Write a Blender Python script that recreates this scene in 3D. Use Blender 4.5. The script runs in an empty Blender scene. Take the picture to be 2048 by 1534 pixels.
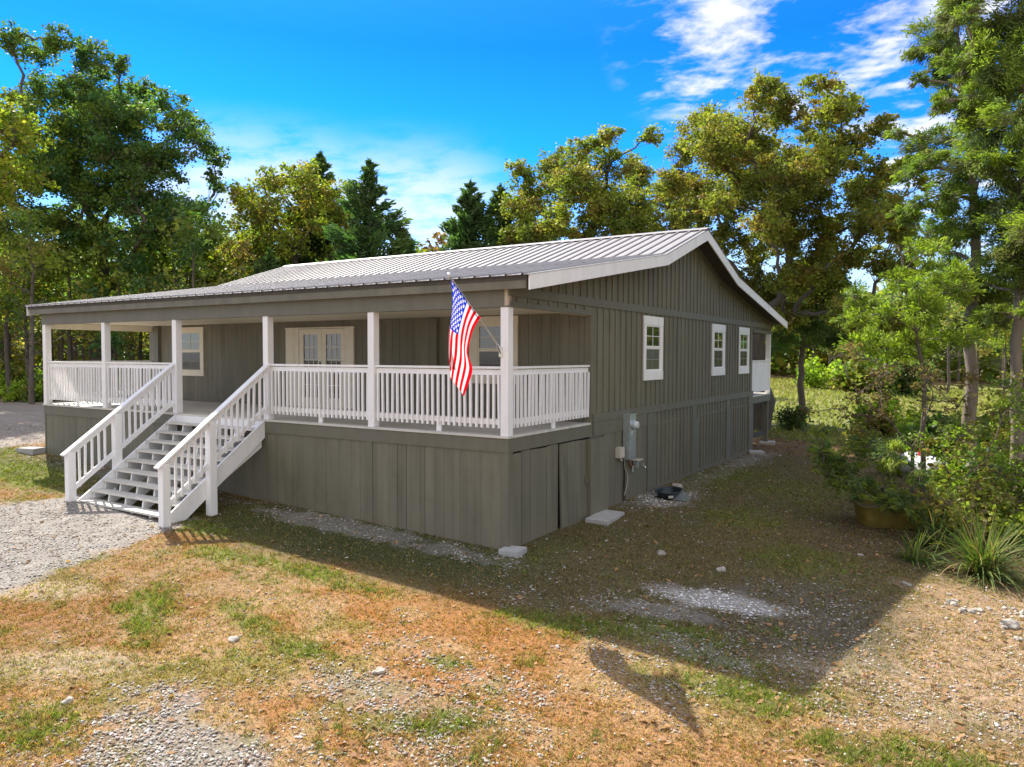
import bpy, math, random
import numpy as np
from mathutils import Vector, Matrix
C = bpy.context.scene.collection
R = math.radians
PI = math.pi
rng = np.random.default_rng(7)
random.seed(7)

# ------------------------------------------------------------------ helpers
def tag(o, label=None, cat=None, group=None, kind=None):
    if label: o['label'] = label
    if cat: o['category'] = cat
    if group: o['group'] = group
    if kind: o['kind'] = kind
    return o

def empty(name, loc=(0, 0, 0), rz=0.0, parent=None):
    o = bpy.data.objects.new(name, None); C.objects.link(o)
    o.location = loc; o.rotation_euler = (0, 0, rz); o.empty_display_size = .2
    if parent: o.parent = parent
    return o

def mesh_np(name, V, F, cols=None, mats=None, smooth=False, fmat=None):
    """V (n,3); F (m,k) ints; cols (n,3) per-vertex linear colours"""
    me = bpy.data.meshes.new(name)
    V = np.asarray(V, dtype=np.float32); F = np.asarray(F, dtype=np.int32)
    n, (m, k) = len(V), F.shape
    me.vertices.add(n); me.vertices.foreach_set('co', V.ravel())
    me.loops.add(m * k); me.loops.foreach_set('vertex_index', F.ravel())
    me.polygons.add(m)
    me.polygons.foreach_set('loop_start', np.arange(0, m * k, k, dtype=np.int32))
    if fmat is not None: me.polygons.foreach_set('material_index', np.asarray(fmat, dtype=np.int32))
    if smooth: me.polygons.foreach_set('use_smooth', np.ones(m, dtype=bool))
    me.update(calc_edges=True)
    if cols is not None:
        a = me.color_attributes.new('tint', 'FLOAT_COLOR', 'POINT')
        c = np.ones((n, 4), dtype=np.float32); c[:, :3] = cols
        a.data.foreach_set('color', c.ravel())
    for mm in (mats or []): me.materials.append(mm)
    return me

def link(name, me, parent=None, loc=(0, 0, 0)):
    o = bpy.data.objects.new(name, me); C.objects.link(o)
    o.location = loc
    if parent: o.parent = parent
    return o

class MB:
    """collects shapes, then builds ONE mesh object"""
    def __init__(s): s.v = []; s.f = []; s.c = []
    def add(s, vs, fs, c=1.0):
        b = len(s.v); s.v += [tuple(v) for v in vs]
        s.f += [tuple(b + i for i in f) for f in fs]; s.c += [c] * len(vs); return s
    def box(s, x0, x1, y0, y1, z0, z1, c=1.0):
        vs = [(x0, y0, z0), (x1, y0, z0), (x1, y1, z0), (x0, y1, z0), (x0, y0, z1), (x1, y0, z1), (x1, y1, z1), (x0, y1, z1)]
        return s.add(vs, [(0, 3, 2, 1), (4, 5, 6, 7), (0, 1, 5, 4), (1, 2, 6, 5), (2, 3, 7, 6), (3, 0, 4, 7)], c)
    def prism(s, poly, axis, a, b, c=1.0):
        """extrude polygon (2D) along axis 'x' (poly = y,z), 'y' (x,z), 'z' (x,y)"""
        f = {'x': lambda p, t: (t, p[0], p[1]), 'y': lambda p, t: (p[0], t, p[1]), 'z': lambda p, t: (p[0], p[1], t)}[axis]
        n = len(poly)
        vs = [f(p, a) for p in poly] + [f(p, b) for p in poly]
        fs = [tuple(range(n - 1, -1, -1)), tuple(range(n, 2 * n))] + [(i, (i + 1) % n, n + (i + 1) % n, n + i) for i in range(n)]
        return s.add(vs, fs, c)
    def beam(s, p, q, w, h, up=(0, 0, 1), c=1.0):
        p = Vector(p); q = Vector(q); d = (q - p).normalized()
        side = d.cross(Vector(up)).normalized(); u = side.cross(d).normalized()
        vs = [e + side * a * w / 2 + u * b * h / 2 for e in (p, q) for a, b in ((-1, -1), (1, -1), (1, 1), (-1, 1))]
        return s.add(vs, [(0, 3, 2, 1), (4, 5, 6, 7), (0, 1, 5, 4), (1, 2, 6, 5), (2, 3, 7, 6), (3, 0, 4, 7)], c)
    def tube(s, pts, rad, n=10, c=1.0):
        pts = [Vector(p) for p in pts]
        rad = rad if isinstance(rad, (list, tuple)) else [rad] * len(pts)
        vs = []
        for i, p in enumerate(pts):
            d = (pts[min(i + 1, len(pts) - 1)] - pts[max(i - 1, 0)]).normalized()
            a = d.orthogonal().normalized() if i == 0 else (a - d * a.dot(d)).normalized()
            b = d.cross(a)
            vs += [p + (a * math.cos(2 * PI * k / n) + b * math.sin(2 * PI * k / n)) * rad[i] for k in range(n)]
        fs = [(i * n + k, i * n + (k + 1) % n, (i + 1) * n + (k + 1) % n, (i + 1) * n + k) for i in range(len(pts) - 1) for k in range(n)]
        fs += [tuple(range(n - 1, -1, -1)), tuple(range((len(pts) - 1) * n, len(pts) * n))]
        return s.add(vs, fs, c)
    def lathe(s, prof, loc=(0, 0, 0), n=24, c=1.0):
        vs = [(loc[0] + r * math.cos(2 * PI * k / n), loc[1] + r * math.sin(2 * PI * k / n), loc[2] + z) for r, z in prof for k in range(n)]
        fs = [(i * n + k, i * n + (k + 1) % n, (i + 1) * n + (k + 1) % n, (i + 1) * n + k) for i in range(len(prof) - 1) for k in range(n)]
        return s.add(vs, fs, c)
    def build(s, name, m, parent=None, smooth=False, label=None):
        me = bpy.data.meshes.new(name)
        me.from_pydata([tuple(v) for v in s.v], [], s.f); me.update()
        a = me.color_attributes.new('tint', 'FLOAT_COLOR', 'POINT')
        a.data.foreach_set('color', np.array([[c, c, c, 1] if not isinstance(c, tuple) else [*c, 1] for c in s.c], dtype=np.float32).ravel())
        me.materials.append(m)
        if smooth:
            me.polygons.foreach_set('use_smooth', np.ones(len(me.polygons), dtype=bool))
            me.set_sharp_from_angle(angle=R(40))
        o = link(name, me, parent)
        if label: o['label'] = label
        return o

# ------------------------------------------------------------------ materials
def nd(nt, t, **kw):
    n = nt.nodes.new(t)
    for k, v in kw.items():
        if k in n.inputs.keys() if isinstance(k, str) else False: n.inputs[k].default_value = v
        else: setattr(n, k, v)
    return n

def mat(name, col, rough=.6, noise=.12, nscale=6.0, bump=0.0, bscale=60.0, metal=0.0, spec=.5, stretch=(1, 1, 1), tint=True, dirt=0.0, emis=None, coat=0.0):
    m = bpy.data.materials.new(name); m.use_nodes = True
    nt = m.node_tree; b = nt.nodes['Principled BSDF']; L = nt.links.new
    b.inputs['Roughness'].default_value = rough; b.inputs['Metallic'].default_value = metal
    b.inputs['Specular IOR Level'].default_value = spec; b.inputs['Coat Weight'].default_value = coat
    tc = nt.nodes.new('ShaderNodeTexCoord'); mp = nt.nodes.new('ShaderNodeMapping')
    mp.inputs['Scale'].default_value = stretch; L(tc.outputs['Object'], mp.inputs[0])
    n1 = nd(nt, 'ShaderNodeTexNoise', Scale=nscale, Detail=6.0, Roughness=.6); L(mp.outputs[0], n1.inputs['Vector'])
    mr = nd(nt, 'ShaderNodeMapRange'); mr.inputs['From Min'].default_value = .3; mr.inputs['From Max'].default_value = .7
    mr.inputs['To Min'].default_value = 1 - noise; mr.inputs['To Max'].default_value = 1 + noise
    L(n1.outputs['Fac'], mr.inputs['Value'])
    mx = nd(nt, 'ShaderNodeMix', data_type='RGBA', blend_type='MULTIPLY'); mx.inputs[0].default_value = 1
    mx.inputs[6].default_value = (*col, 1); L(mr.outputs[0], mx.inputs[7])
    out = mx.outputs[2]
    if tint:
        at = nd(nt, 'ShaderNodeAttribute', attribute_name='tint')
        m2 = nd(nt, 'ShaderNodeMix', data_type='RGBA', blend_type='MULTIPLY'); m2.inputs[0].default_value = 1
        L(out, m2.inputs[6]); L(at.outputs['Color'], m2.inputs[7]); out = m2.outputs[2]
    if dirt:
        n3 = nd(nt, 'ShaderNodeTexNoise', Scale=2.3, Detail=8.0, Roughness=.7); L(tc.outputs['Object'], n3.inputs['Vector'])
        r3 = nt.nodes.new('ShaderNodeMapRange'); r3.inputs['From Min'].default_value = .52; r3.inputs['From Max'].default_value = .75
        r3.inputs['To Max'].default_value = dirt; L(n3.outputs['Fac'], r3.inputs['Value'])
        m3 = nd(nt, 'ShaderNodeMix', data_type='RGBA'); L(r3.outputs[0], m3.inputs[0]); L(out, m3.inputs[6])
        m3.inputs[7].default_value = (col[0] * .55, col[1] * .5, col[2] * .42, 1); out = m3.outputs[2]
    L(out, b.inputs['Base Color'])
    if bump:
        n2 = nd(nt, 'ShaderNodeTexNoise', Scale=bscale, Detail=5.0); L(mp.outputs[0], n2.inputs['Vector'])
        bp = nd(nt, 'ShaderNodeBump'); bp.inputs['Strength'].default_value = bump; bp.inputs['Distance'].default_value = .01
        L(n2.outputs['Fac'], bp.inputs['Height']); L(bp.outputs[0], b.inputs['Normal'])
    return m

def splash(m):
    nt = m.node_tree; b = nt.nodes['Principled BSDF']; L = nt.links.new; src = b.inputs['Base Color'].links[0].from_socket
    tc = nt.nodes.new('ShaderNodeTexCoord'); sp = nt.nodes.new('ShaderNodeSeparateXYZ'); L(tc.outputs['Object'], sp.inputs[0])
    n = nd(nt, 'ShaderNodeTexNoise', Scale=5.0, Detail=8.0, Roughness=.7); L(tc.outputs['Object'], n.inputs['Vector'])
    a = nt.nodes.new('ShaderNodeMath'); a.operation = 'MULTIPLY_ADD'; L(n.outputs['Fac'], a.inputs[0]); a.inputs[1].default_value = 1.1; L(sp.outputs['Z'], a.inputs[2])
    r = nt.nodes.new('ShaderNodeMapRange'); L(a.outputs[0], r.inputs['Value']); r.inputs['From Min'].default_value = -.78; r.inputs['From Max'].default_value = -1.35; r.inputs['To Min'].default_value = 0; r.inputs['To Max'].default_value = .55
    mx = nd(nt, 'ShaderNodeMix', data_type='RGBA'); L(r.outputs[0], mx.inputs[0]); L(src, mx.inputs[6]); mx.inputs[7].default_value = (.20, .165, .115, 1); L(mx.outputs[2], b.inputs['Base Color'])

def leafmat(name, trans=.35, rough=.55, gain=1.0):
    m = bpy.data.materials.new(name); m.use_nodes = True
    nt = m.node_tree; b = nt.nodes['Principled BSDF']; L = nt.links.new
    at = nd(nt, 'ShaderNodeAttribute', attribute_name='tint')
    oi = nt.nodes.new('ShaderNodeObjectInfo')
    hs = nt.nodes.new('ShaderNodeHueSaturation')
    mr = nt.nodes.new('ShaderNodeMapRange'); mr.inputs['To Min'].default_value = .485; mr.inputs['To Max'].default_value = .512
    L(oi.outputs['Random'], mr.inputs['Value']); L(mr.outputs[0], hs.inputs['Hue'])
    L(at.outputs['Color'], hs.inputs['Color']); hs.inputs['Value'].default_value = gain
    L(hs.outputs[0], b.inputs['Base Color'])
    b.inputs['Roughness'].default_value = rough; b.inputs['Specular IOR Level'].default_value = .35
    t = nt.nodes.new('ShaderNodeBsdfTranslucent')
    g = nd(nt, 'ShaderNodeMix', data_type='RGBA', blend_type='MULTIPLY'); g.inputs[0].default_value = 1
    g.inputs[7].default_value = (1.0, 1.18, .5, 1); L(hs.outputs[0], g.inputs[6]); L(g.outputs[2], t.inputs['Color'])
    ms = nt.nodes.new('ShaderNodeMixShader'); ms.inputs[0].default_value = trans
    L(b.outputs[0], ms.inputs[1]); L(t.outputs[0], ms.inputs[2]); L(ms.outputs[0], nt.nodes['Material Output'].inputs['Surface'])
    return m

OLIVE = (.157, .149, .105)
M = {}
M['olive'] = mat('olive_grey_paint', OLIVE, .62, .20, 3.0, .45, 40, stretch=(1, 1, .14), dirt=.38)
M['olive_dark'] = mat('olive_grey_trim_paint', (.143, .137, .099), .6, .10, 4.0, .25, 50, stretch=(1, 1, .3), dirt=.2)
splash(M['olive']); splash(M['olive_dark'])
M['white'] = mat('white_wood_paint', (.86, .855, .85), .5, .06, 5.0, .3, 60, stretch=(1, 1, .3), dirt=.14)
M['cream'] = mat('cream_trim_paint', (.74, .69, .56), .5, .05, 5.0, .12, 60)
M['deck'] = mat('pale_deck_paint', (.60, .58, .53), .5, .14, 4.0, .2, 60, stretch=(.3, 1, 1), dirt=.4)
M['metal_roof'] = mat('painted_metal_roofing', (.33, .315, .30), .5, .06, 1.2, .0, 40, metal=.15, spec=.5, dirt=.15)
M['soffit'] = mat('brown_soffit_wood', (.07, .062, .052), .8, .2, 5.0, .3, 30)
M['gap'] = mat('dark_gap_backing', (.03, .027, .022), .9, .2)
M['glass'] = mat('window_glass', (.03, .036, .028), .02, .5, 3.0, .0, spec=1.0, coat=1.0, tint=False)
M['screen'] = mat('lower_sash_screen_glass', (.05, .052, .05), .18, .2, 9.0, spec=.8, tint=False)
M['galv'] = mat('galvanised_steel', (.50, .56, .58), .38, .15, 7.0, .1, 30, metal=.75, dirt=.2)
M['plastic'] = mat('beige_plastic', (.55, .51, .43), .5, .05)
M['copper'] = mat('dull_copper_pipe', (.25, .12, .08), .5, .2, metal=.4)
M['black'] = mat('black_plastic', (.02, .022, .025), .4, .2)
M['concrete'] = mat('pale_concrete', (.40, .39, .375), .9, .15, 9.0, .6, 80, dirt=.35)
M['pan'] = mat('weathered_black_steel', (.04, .05, .055), .42, .35, 9.0, .3, 50, metal=.5)
M['yellow'] = mat('faded_yellow_tub_plastic', (.16, .12, .018), .55, .4, 4.0, .3, 20, dirt=.9)
M['tank'] = mat('white_tank_enamel', (.5, .52, .55), .35, .06, 3.0, dirt=.3)
M['red'] = mat('red_tank_dome_paint', (.5, .03, .03), .4, .1)
M['aluminium'] = mat('brushed_aluminium_pole', (.72, .70, .64), .35, .05, metal=.6)
M['chrome'] = mat('bright_finial_metal', (.85, .85, .85), .15, .02, metal=.9)
M['bark'] = mat('grey_brown_bark', (.105, .088, .070), .95, .35, 7.0, 1.0, 14, stretch=(1, 1, .25))
M['bark_cedar'] = mat('pale_stringy_cedar_bark', (.20, .165, .13), .95, .4, 9.0, 1.0, 22, stretch=(1, 1, .12))
M['bark_dark'] = mat('dark_wet_bark', (.12, .10, .08), .95, .35, 7.0, .8, 14, stretch=(1, 1, .25))
M['leaf'] = leafmat('oak_leaf', .54, .55, 1.22)
M['needle'] = leafmat('cedar_foliage', .46, .7, 1.22)
M['blade'] = leafmat('grass_blade', .40, .7)
M['stone'] = mat('limestone_gravel', (1, 1, 1), .9, .15, 25.0, .3, 60)
M['rockm'] = mat('pale_field_stone', (.34, .31, .27), .95, .25, 8.0, .8, 30)
M['twig'] = mat('dry_twig_bark', (.16, .13, .11), .9, .2)

# cloth with translucency for the flag
def clothmat():
    m = leafmat('flag_cloth', .42, .8); return m
M['cloth'] = clothmat()

# ------------------------------------------------------------------ noise in python (material masks, placement)
def vnoise(x, y, s, seed=0):
    x = x * s + seed * 17.3; y = y * s + seed * 9.1
    xi = np.floor(x).astype(np.int64); yi = np.floor(y).astype(np.int64)
    fx = x - xi; fy = y - yi; fx = fx * fx * (3 - 2 * fx); fy = fy * fy * (3 - 2 * fy)
    def h(a, b):
        n = (a * 374761393 + b * 668265263 + seed * 1442695041) & 0x7fffffff
        n = ((n ^ (n >> 13)) * 1274126177) & 0x7fffffff
        return ((n ^ (n >> 16)) & 0xffff) / 65535.0
    return (h(xi, yi) * (1 - fx) + h(xi + 1, yi) * fx) * (1 - fy) + (h(xi, yi + 1) * (1 - fx) + h(xi + 1, yi + 1) * fx) * fy
def fbm(x, y, s, seed=0, o=4):
    t = 0; a = 1; n = 0
    for i in range(o):
        t = t + a * vnoise(x, y, s * 2 ** i, seed + i); n += a; a *= .55
    return t / n
def sst(a, b, x):
    t = np.clip((x - a) / (b - a), 0, 1); return t * t * (3 - 2 * t)
def blob(x, y, cx, cy, rx, ry=None, rot=0):
    ry = ry or rx; dx = x - cx; dy = y - cy; c, s = math.cos(rot), math.sin(rot)
    return np.sqrt(((dx * c + dy * s) / rx) ** 2 + ((-dx * s + dy * c) / ry) ** 2)

def gz(x, y):
    x = np.asarray(x, float); y = np.asarray(y, float)
    xc = np.clip(x, -20, 9); yc = np.clip(y, -9, 11); xq = np.clip(x, -6, 9)
    z = -1.809 - .0405 * xc + .0257 * yc - .00078 * xq ** 2 - .00184 * yc ** 2
    z = z + .05 * (fbm(x, y, .35, 3) - .5) * sst(0.5, 3, np.abs(y + 1.2) + np.abs(np.clip(x, -99, 0)) * .0) * .8
    far = sst(30, 120, np.hypot(x, y)); z = z + far * 1.2 * (fbm(x, y, .015, 9) - .4)
    return z

ORANGE = np.array([.47, .225, .085]); TAN = np.array([.53, .34, .18]); GREEN = np.array([.25, .28, .045]); DGREEN = np.array([.13, .17, .03])
OLV = np.array([.30, .25, .07]); STONE = np.array([.56, .525, .48]); DIRT = np.array([.40, .27, .17]); BARE = np.array([.55, .43, .30])
MEADOW = np.array([.26, .27, .075]); LITTER = np.array([.20, .125, .065])
GREENS = [(-3.2, -2.6, 1.0, .35, .05), (-1.6, -2.45, 1.3, .22, .0), (-5.0, -1.9, .9, .3, 0), (-2.3, -4.55, .35, .9, 1.0), (-1.5, -3.84, .3, .3, 0), (-.43, -4.65, .25, .2, 0),
          (0., -4.15, .35, .2, .3), (-1.1, -4.0, .45, .2, 0), (1.5, -3.5, .25, .15, 0), (2.2, -4.55, .5, .3, .5), (-.7, -6.5, .6, .4, 0), (5.5, -2.8, .6, .3, .4), (4.3, -2.35, .9, .35, .3),
          (6.1, -2.7, .9, .4, .2), (3.9, -1.85, .6, .25, 0), (3.9, 2.3, 1.0, .8, 0), (.9, 9.0, .8, 2.2, 0), (2.7, 8.2, 1.3, 1.6, 0), (-12.6, -1.2, 2.4, .8, 0), (-11, -1.8, 1.5, .5, 0), (2.3, 4.5, .7, .9, 0), (2.2, -1.9, .9, .3, .2), (3.2, -1.4, .7, .3, 0), (-15.5, -.5, 1.5, .5, .2)]
GRAVS = [(.9, -6.2, 1.5, .75, -.3, .95), (1.3, -4.4, 1.2, .45, .2, .62), (2.4, -5.0, .9, .5, 0, .5), (1.1, -3.4, .8, .35, 0, .42), (2.2, -3.6, .8, .3, 0, .45), (3.3, -.15, .95, .42, .2, 1.0), (2.7, -.9, 1.0, .35, .3, .75),
         (3.6, -1.7, .9, .3, -.3, .6), (.55, 5.2, .75, 1.5, 0, .8), (.45, 8.5, .4, 3.5, 0, .55), (.5, 12.5, .5, 2.5, 0, .7), (-3, -.45, 3.4, .42, 0, .8), (-10, -.4, 4, .5, 0, .6), (1.3, -1.5, .9, .4, 0, .4)]
def ground(x, y, mix=False):
    """returns colour (n,3), gravel density, green density"""
    x = np.asarray(x, float); y = np.asarray(y, float)
    n1 = fbm(x, y, .55, 11); n2 = fbm(x, y, 2.2, 21); n3 = fbm(x, y, 9.0, 31, 3)
    L = lambda a, b, t: a * (1 - t)[:, None] + b * t[:, None]
    c = L(ORANGE[None] * np.ones((len(x), 1)), TAN[None], sst(.40, .62, n1 * .5 + n2 * .5))
    c = L(c, OLV[None], sst(.52, .66, fbm(x, y, 1.1, 41)) * .75)
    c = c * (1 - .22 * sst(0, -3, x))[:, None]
    tanright = sst(2, 4, x) * sst(2, -1, y) * .55; c = L(c, TAN[None], tanright)
    shade_tint = sst(-2.7, -1.2, y + .9 * (n2 - .5)) * sst(-6.5, -4.5, x); c = L(c, np.array([[.145, .128, .062]]), shade_tint * .9)  # greener ground here, with the house shade deepened in its colour
    strip = sst(-2.5, -1.6, y + (n2 - .5) * .6) * sst(.5, -.5, y) * sst(2, -1, x); c = L(c, np.array([[.08, .10, .03]]), strip * .7)  # dark grass strip, the shade below the eave darkened into its colour
    g = np.zeros(len(x))
    for cx, cy, rx, ry, ro in GREENS:
        g = np.maximum(g, sst(1.45, .25, blob(x, y, cx, cy, rx, ry, ro) + (n2 - .5) * 1.5 + (n3 - .5) * .8))
    g = np.maximum(g, sst(.60, .70, fbm(x, y, 1.7, 51) * .6 + n3 * .4) * .8)
    far = sst(13, 20, y) * sst(-8, -2, x)
    gr = np.zeros(len(x))
    for cx, cy, rx, ry, ro, w in GRAVS:
        gr = np.maximum(gr, w * sst(1.5, .4, blob(x, y, cx, cy, rx, ry, ro) + (n2 - .5) * 1.1 + (n3 - .5) * .7))
    # gravel walk that leads from the stairs towards the lower left
    e = (n2 - .5) * .7 + (n3 - .5) * .3
    rightedge = -5.35 + (-2.1 - y) * .30; leftedge = -8.9 + (y + 1.9) * .38
    walk = sst(.12, -.2, x - rightedge + e) * sst(-.2, .12, x - leftedge + e) * sst(-1.5, -1.9, y + e * .5)
    # drive on the far left
    dr = sst(-15.2, -16.2, x + e) * sst(-2.2, -1.0, y - .12 * (x + 16) + e) * sst(7.0, 5.6, y + .38 * (x + 16) * 1.0 + e)
    drive = np.clip(dr, 0, 1)
    drive = drive * sst(-34, -30, x)
    bare = np.zeros(len(x))
    for cx, cy, rx, ry in ((-1.75, -5.75, .9, .35), (-4.3, -5.0, 1.0, .35), (6.3, -1.0, 1.3, .9), (4.9, -1.2, .6, .4), (-2.6, -6.5, .6, .3)):
        bare = np.maximum(bare, sst(1.3, .5, blob(x, y, cx, cy, rx, ry, .5) + (n2 - .5) * 1.0))
    c = L(c, BARE[None] * (.8 + .4 * n3)[:, None], bare * .8)
    stony = sst(4.9, 5.9, x + e) * sst(3.2, 2.2, y) * sst(-1.9, -1.2, y); c = L(c, DIRT[None] * (.9 + .6 * (n3 - .3))[:, None] * 1.25, stony * .85)
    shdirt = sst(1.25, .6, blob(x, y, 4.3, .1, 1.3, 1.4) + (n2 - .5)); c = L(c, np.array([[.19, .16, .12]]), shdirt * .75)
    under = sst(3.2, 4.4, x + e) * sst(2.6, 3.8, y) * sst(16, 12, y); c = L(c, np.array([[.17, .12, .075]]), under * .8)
    g = g * (1 - walk) * (1 - drive) * (1 - stony) * (1 - bare * .8)
    g = g * (1 - .45 * sst(-1.5, .5, y)) * (1 - .35 * (n3 > .55))
    gt = g if not mix else (rng.random(len(x)) < g * 1.05).astype(float)
    c = L(c, (GREEN[None] * (1 - n3)[:, None] + DGREEN[None] * n3[:, None]) * 1.0, gt * (.85 if not mix else .95))
    md = np.clip(sst(17.5, 19.5, y + e * 2) * sst(-30, -12, x + y * .3), 0, 1)
    mead = MEADOW[None] * (.65 + .7 * n1)[:, None] + np.array([[.12, .03, .02]]) * (sst(.5, .7, fbm(x, y, .12, 61)))[:, None]
    c = L(c, mead, md)
    lit = np.clip(sst(13.5, 15.5, y + e * 2) * (1 - md) * sst(-3, 0, x), 0, 1); c = L(c, LITTER[None] * 1.2, lit)
    wood = np.clip(sst(-25, -28, x - y * .35 + e * 3), 0, 1) * (1 - drive); c = L(c, LITTER[None] * (.6 + .8 * n2)[:, None], wood)
    G = np.clip(np.maximum(np.maximum(gr, walk), drive * .9), 0, 1)
    G = np.maximum(G, np.maximum(stony * .20, shdirt * .25))
    G = np.maximum(G, .34 * sst(-.5, 1.5, x - .3 * (y + 3)) * sst(.36, .58, n1 * .5 + n2 * .5) * (y < -.5))
    G = np.maximum(G, .10 * sst(.5, .65, n2))
    G = G * (1 - md) * (1 - wood)
    sc = STONE[None] * (.55 + .50 * n3)[:, None]
    pb = sst(1.3, .5, blob(x, y, 3.3, -.15, .95, .42, .2)); sc = sc * (1 + .6 * pb)[:, None]
    c = L(c, sc * .92, np.clip(np.maximum(walk * .93, np.maximum(drive * .8, sst(.3, 1., gr) * .72)), 0, 1))
    return c, G, np.clip(g + md, 0, 1), walk, md, wood

# ------------------------------------------------------------------ ground sheet
def axis(a, b, d0, lo, hi):
    core = list(np.arange(a, b, d0)); step = d0; x = a; left = []
    while x > lo: step *= 1.12; x -= step; left.append(x)
    step = d0; x = b; right = [b]
    while x < hi: step *= 1.12; x += step; right.append(x)
    return np.array(left[::-1] + core + right)
gx = axis(-16, 10, .07, -700, 700); gy = axis(-8.5, 13, .07, -60, 900)
X, Y = np.meshgrid(gx, gy); Xf = X.ravel(); Yf = Y.ravel()
Zf = gz(Xf, Yf) + .018 * (fbm(Xf, Yf, 3.0, 71) - .5)
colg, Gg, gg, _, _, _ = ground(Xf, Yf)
nx, ny = len(gx), len(gy)
idx = np.arange(nx * ny).reshape(ny, nx)
F = np.stack([idx[:-1, :-1].ravel(), idx[:-1, 1:].ravel(), idx[1:, 1:].ravel(), idx[1:, :-1].ravel()], 1)
def groundmat():
    m = bpy.data.materials.new('yard_soil_and_grass'); m.use_nodes = True
    nt = m.node_tree; b = nt.nodes['Principled BSDF']; L = nt.links.new
    b.inputs['Roughness'].default_value = .95; b.inputs['Specular IOR Level'].default_value = .15
    at = nd(nt, 'ShaderNodeAttribute', attribute_name='tint'); tc = nt.nodes.new('ShaderNodeTexCoord')
    n1 = nd(nt, 'ShaderNodeTexNoise', Scale=28.0, Detail=8.0, Roughness=.75); L(tc.outputs['Object'], n1.inputs['Vector'])
    mr = nt.nodes.new('ShaderNodeMapRange'); mr.inputs['From Min'].default_value = .32; mr.inputs['From Max'].default_value = .68
    mr.inputs['To Min'].default_value = .35; mr.inputs['To Max'].default_value = 1.5; L(n1.outputs['Fac'], mr.inputs['Value'])
    mx = nd(nt, 'ShaderNodeMix', data_type='RGBA', blend_type='MULTIPLY'); mx.inputs[0].default_value = 1
    L(at.outputs['Color'], mx.inputs[6]); L(mr.outputs[0], mx.inputs[7])
    v = nd(nt, 'ShaderNodeTexVoronoi', Scale=38.0); L(tc.outputs['Object'], v.inputs['Vector'])
    r2 = nt.nodes.new('ShaderNodeMapRange'); r2.inputs['From Min'].default_value = 0; r2.inputs['From Max'].default_value = .5
    r2.inputs['To Min'].default_value = 1.25; r2.inputs['To Max'].default_value = .75; L(v.outputs['Distance'], r2.inputs['Value'])
    m2 = nd(nt, 'ShaderNodeMix', data_type='RGBA', blend_type='MULTIPLY'); m2.inputs[0].default_value = .7
    L(mx.outputs[2], m2.inputs[6]); L(r2.outputs[0], m2.inputs[7]); L(m2.outputs[2], b.inputs['Base Color'])
    bp = nt.nodes.new('ShaderNodeBump'); bp.inputs['Strength'].default_value = .9; bp.inputs['Distance'].default_value = .03
    L(n1.outputs['Fac'], bp.inputs['Height']); L(bp.outputs[0], b.inputs['Normal'])
    return m
M['ground'] = groundmat()
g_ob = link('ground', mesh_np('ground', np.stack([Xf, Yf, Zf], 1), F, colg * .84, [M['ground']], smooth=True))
tag(g_ob, kind='structure')

CAM = np.array([6.24, -9.78])
FW = np.array([-.5337, .8457]); RT = np.array([.8457, .5337])
def under_house(x, y):
    return ((x > -14.02) & (x < .03) & (y > -.0) & (y < 14.35))
def scatter(n, dmin, dmax, power):
    """ground positions, denser near the viewer's side of the yard"""
    u = rng.random(n); d = dmin * (dmax / dmin) ** (u ** power)
    a = (rng.random(n) - .5) * 1.75
    p = CAM + FW * d[:, None] + RT * (a * d)[:, None]
    return p[:, 0], p[:, 1], d
# grass tufts: each tuft is a few bent blades
def blades(n, dmin, dmax, power, nb, hmin, hmax, w, seed):
    x, y, d = scatter(n, dmin, dmax, power)
    c, G, g, walk, md, wood = ground(x, y, True)
    keep = (rng.random(n) > G * 1.15) & (~under_house(x, y)) & (walk < .35) & (rng.random(n) > wood)
    x, y, c, g, d = x[keep], y[keep], c[keep], g[keep], d[keep]
    k = len(x); x = np.repeat(x, nb); y = np.repeat(y, nb); d = np.repeat(d, nb); g = np.repeat(g, nb); c = np.repeat(c, nb, 0)
    m = len(x); x = x + rng.normal(0, .018, m); y = y + rng.normal(0, .018, m)
    z = gz(x, y) - .004
    th = rng.random(m) * 2 * PI; ph = rng.random(m) * 2 * PI
    h = (hmin + (hmax - hmin) * rng.random(m)) * (.75 + .8 * g); ww = w * (.6 + .8 * rng.random(m)) * (.7 + d / 18)
    lean = h * (.4 + 1.0 * rng.random(m))
    base = np.stack([x, y, z], 1); s = np.stack([np.cos(th), np.sin(th), 0 * th], 1) * (ww / 2)[:, None]
    tip = base + np.stack([np.cos(ph) * lean, np.sin(ph) * lean, h], 1)
    cc_ = None
    V = np.stack([base - s, base + s, tip], 1).reshape(-1, 3)
    F = np.arange(3 * m).reshape(-1, 3)
    cc = c * (.42 + 1.15 * rng.random(m) ** 1.2)[:, None] * (1 + rng.normal(0, .13, (m, 3)))
    olv = rng.random(m) < .10; cc[olv] = OLV[None] * (.5 + .7 * rng.random((olv.sum(), 1)))
    dry = rng.random(m) < .16 * (1 - g); cc[dry] = np.array([.50, .34, .17]) * (.7 + .5 * rng.random((dry.sum(), 1)))
    grn = rng.random(m) < .10; cc[grn] = cc[grn] * .5 + np.array([.10, .15, .025])
    return V, F, np.repeat(cc, 3, 0)
V1, F1, C1 = blades(110000, 4.4, 30, 1.0, 6, .018, .055, .011, 1)
o = link('grass', mesh_np('grass', V1, F1, C1, [M['blade']])); tag(o, 'short patchy lawn of dry orange and green grass in front of the house', 'grass', kind='stuff')
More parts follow.
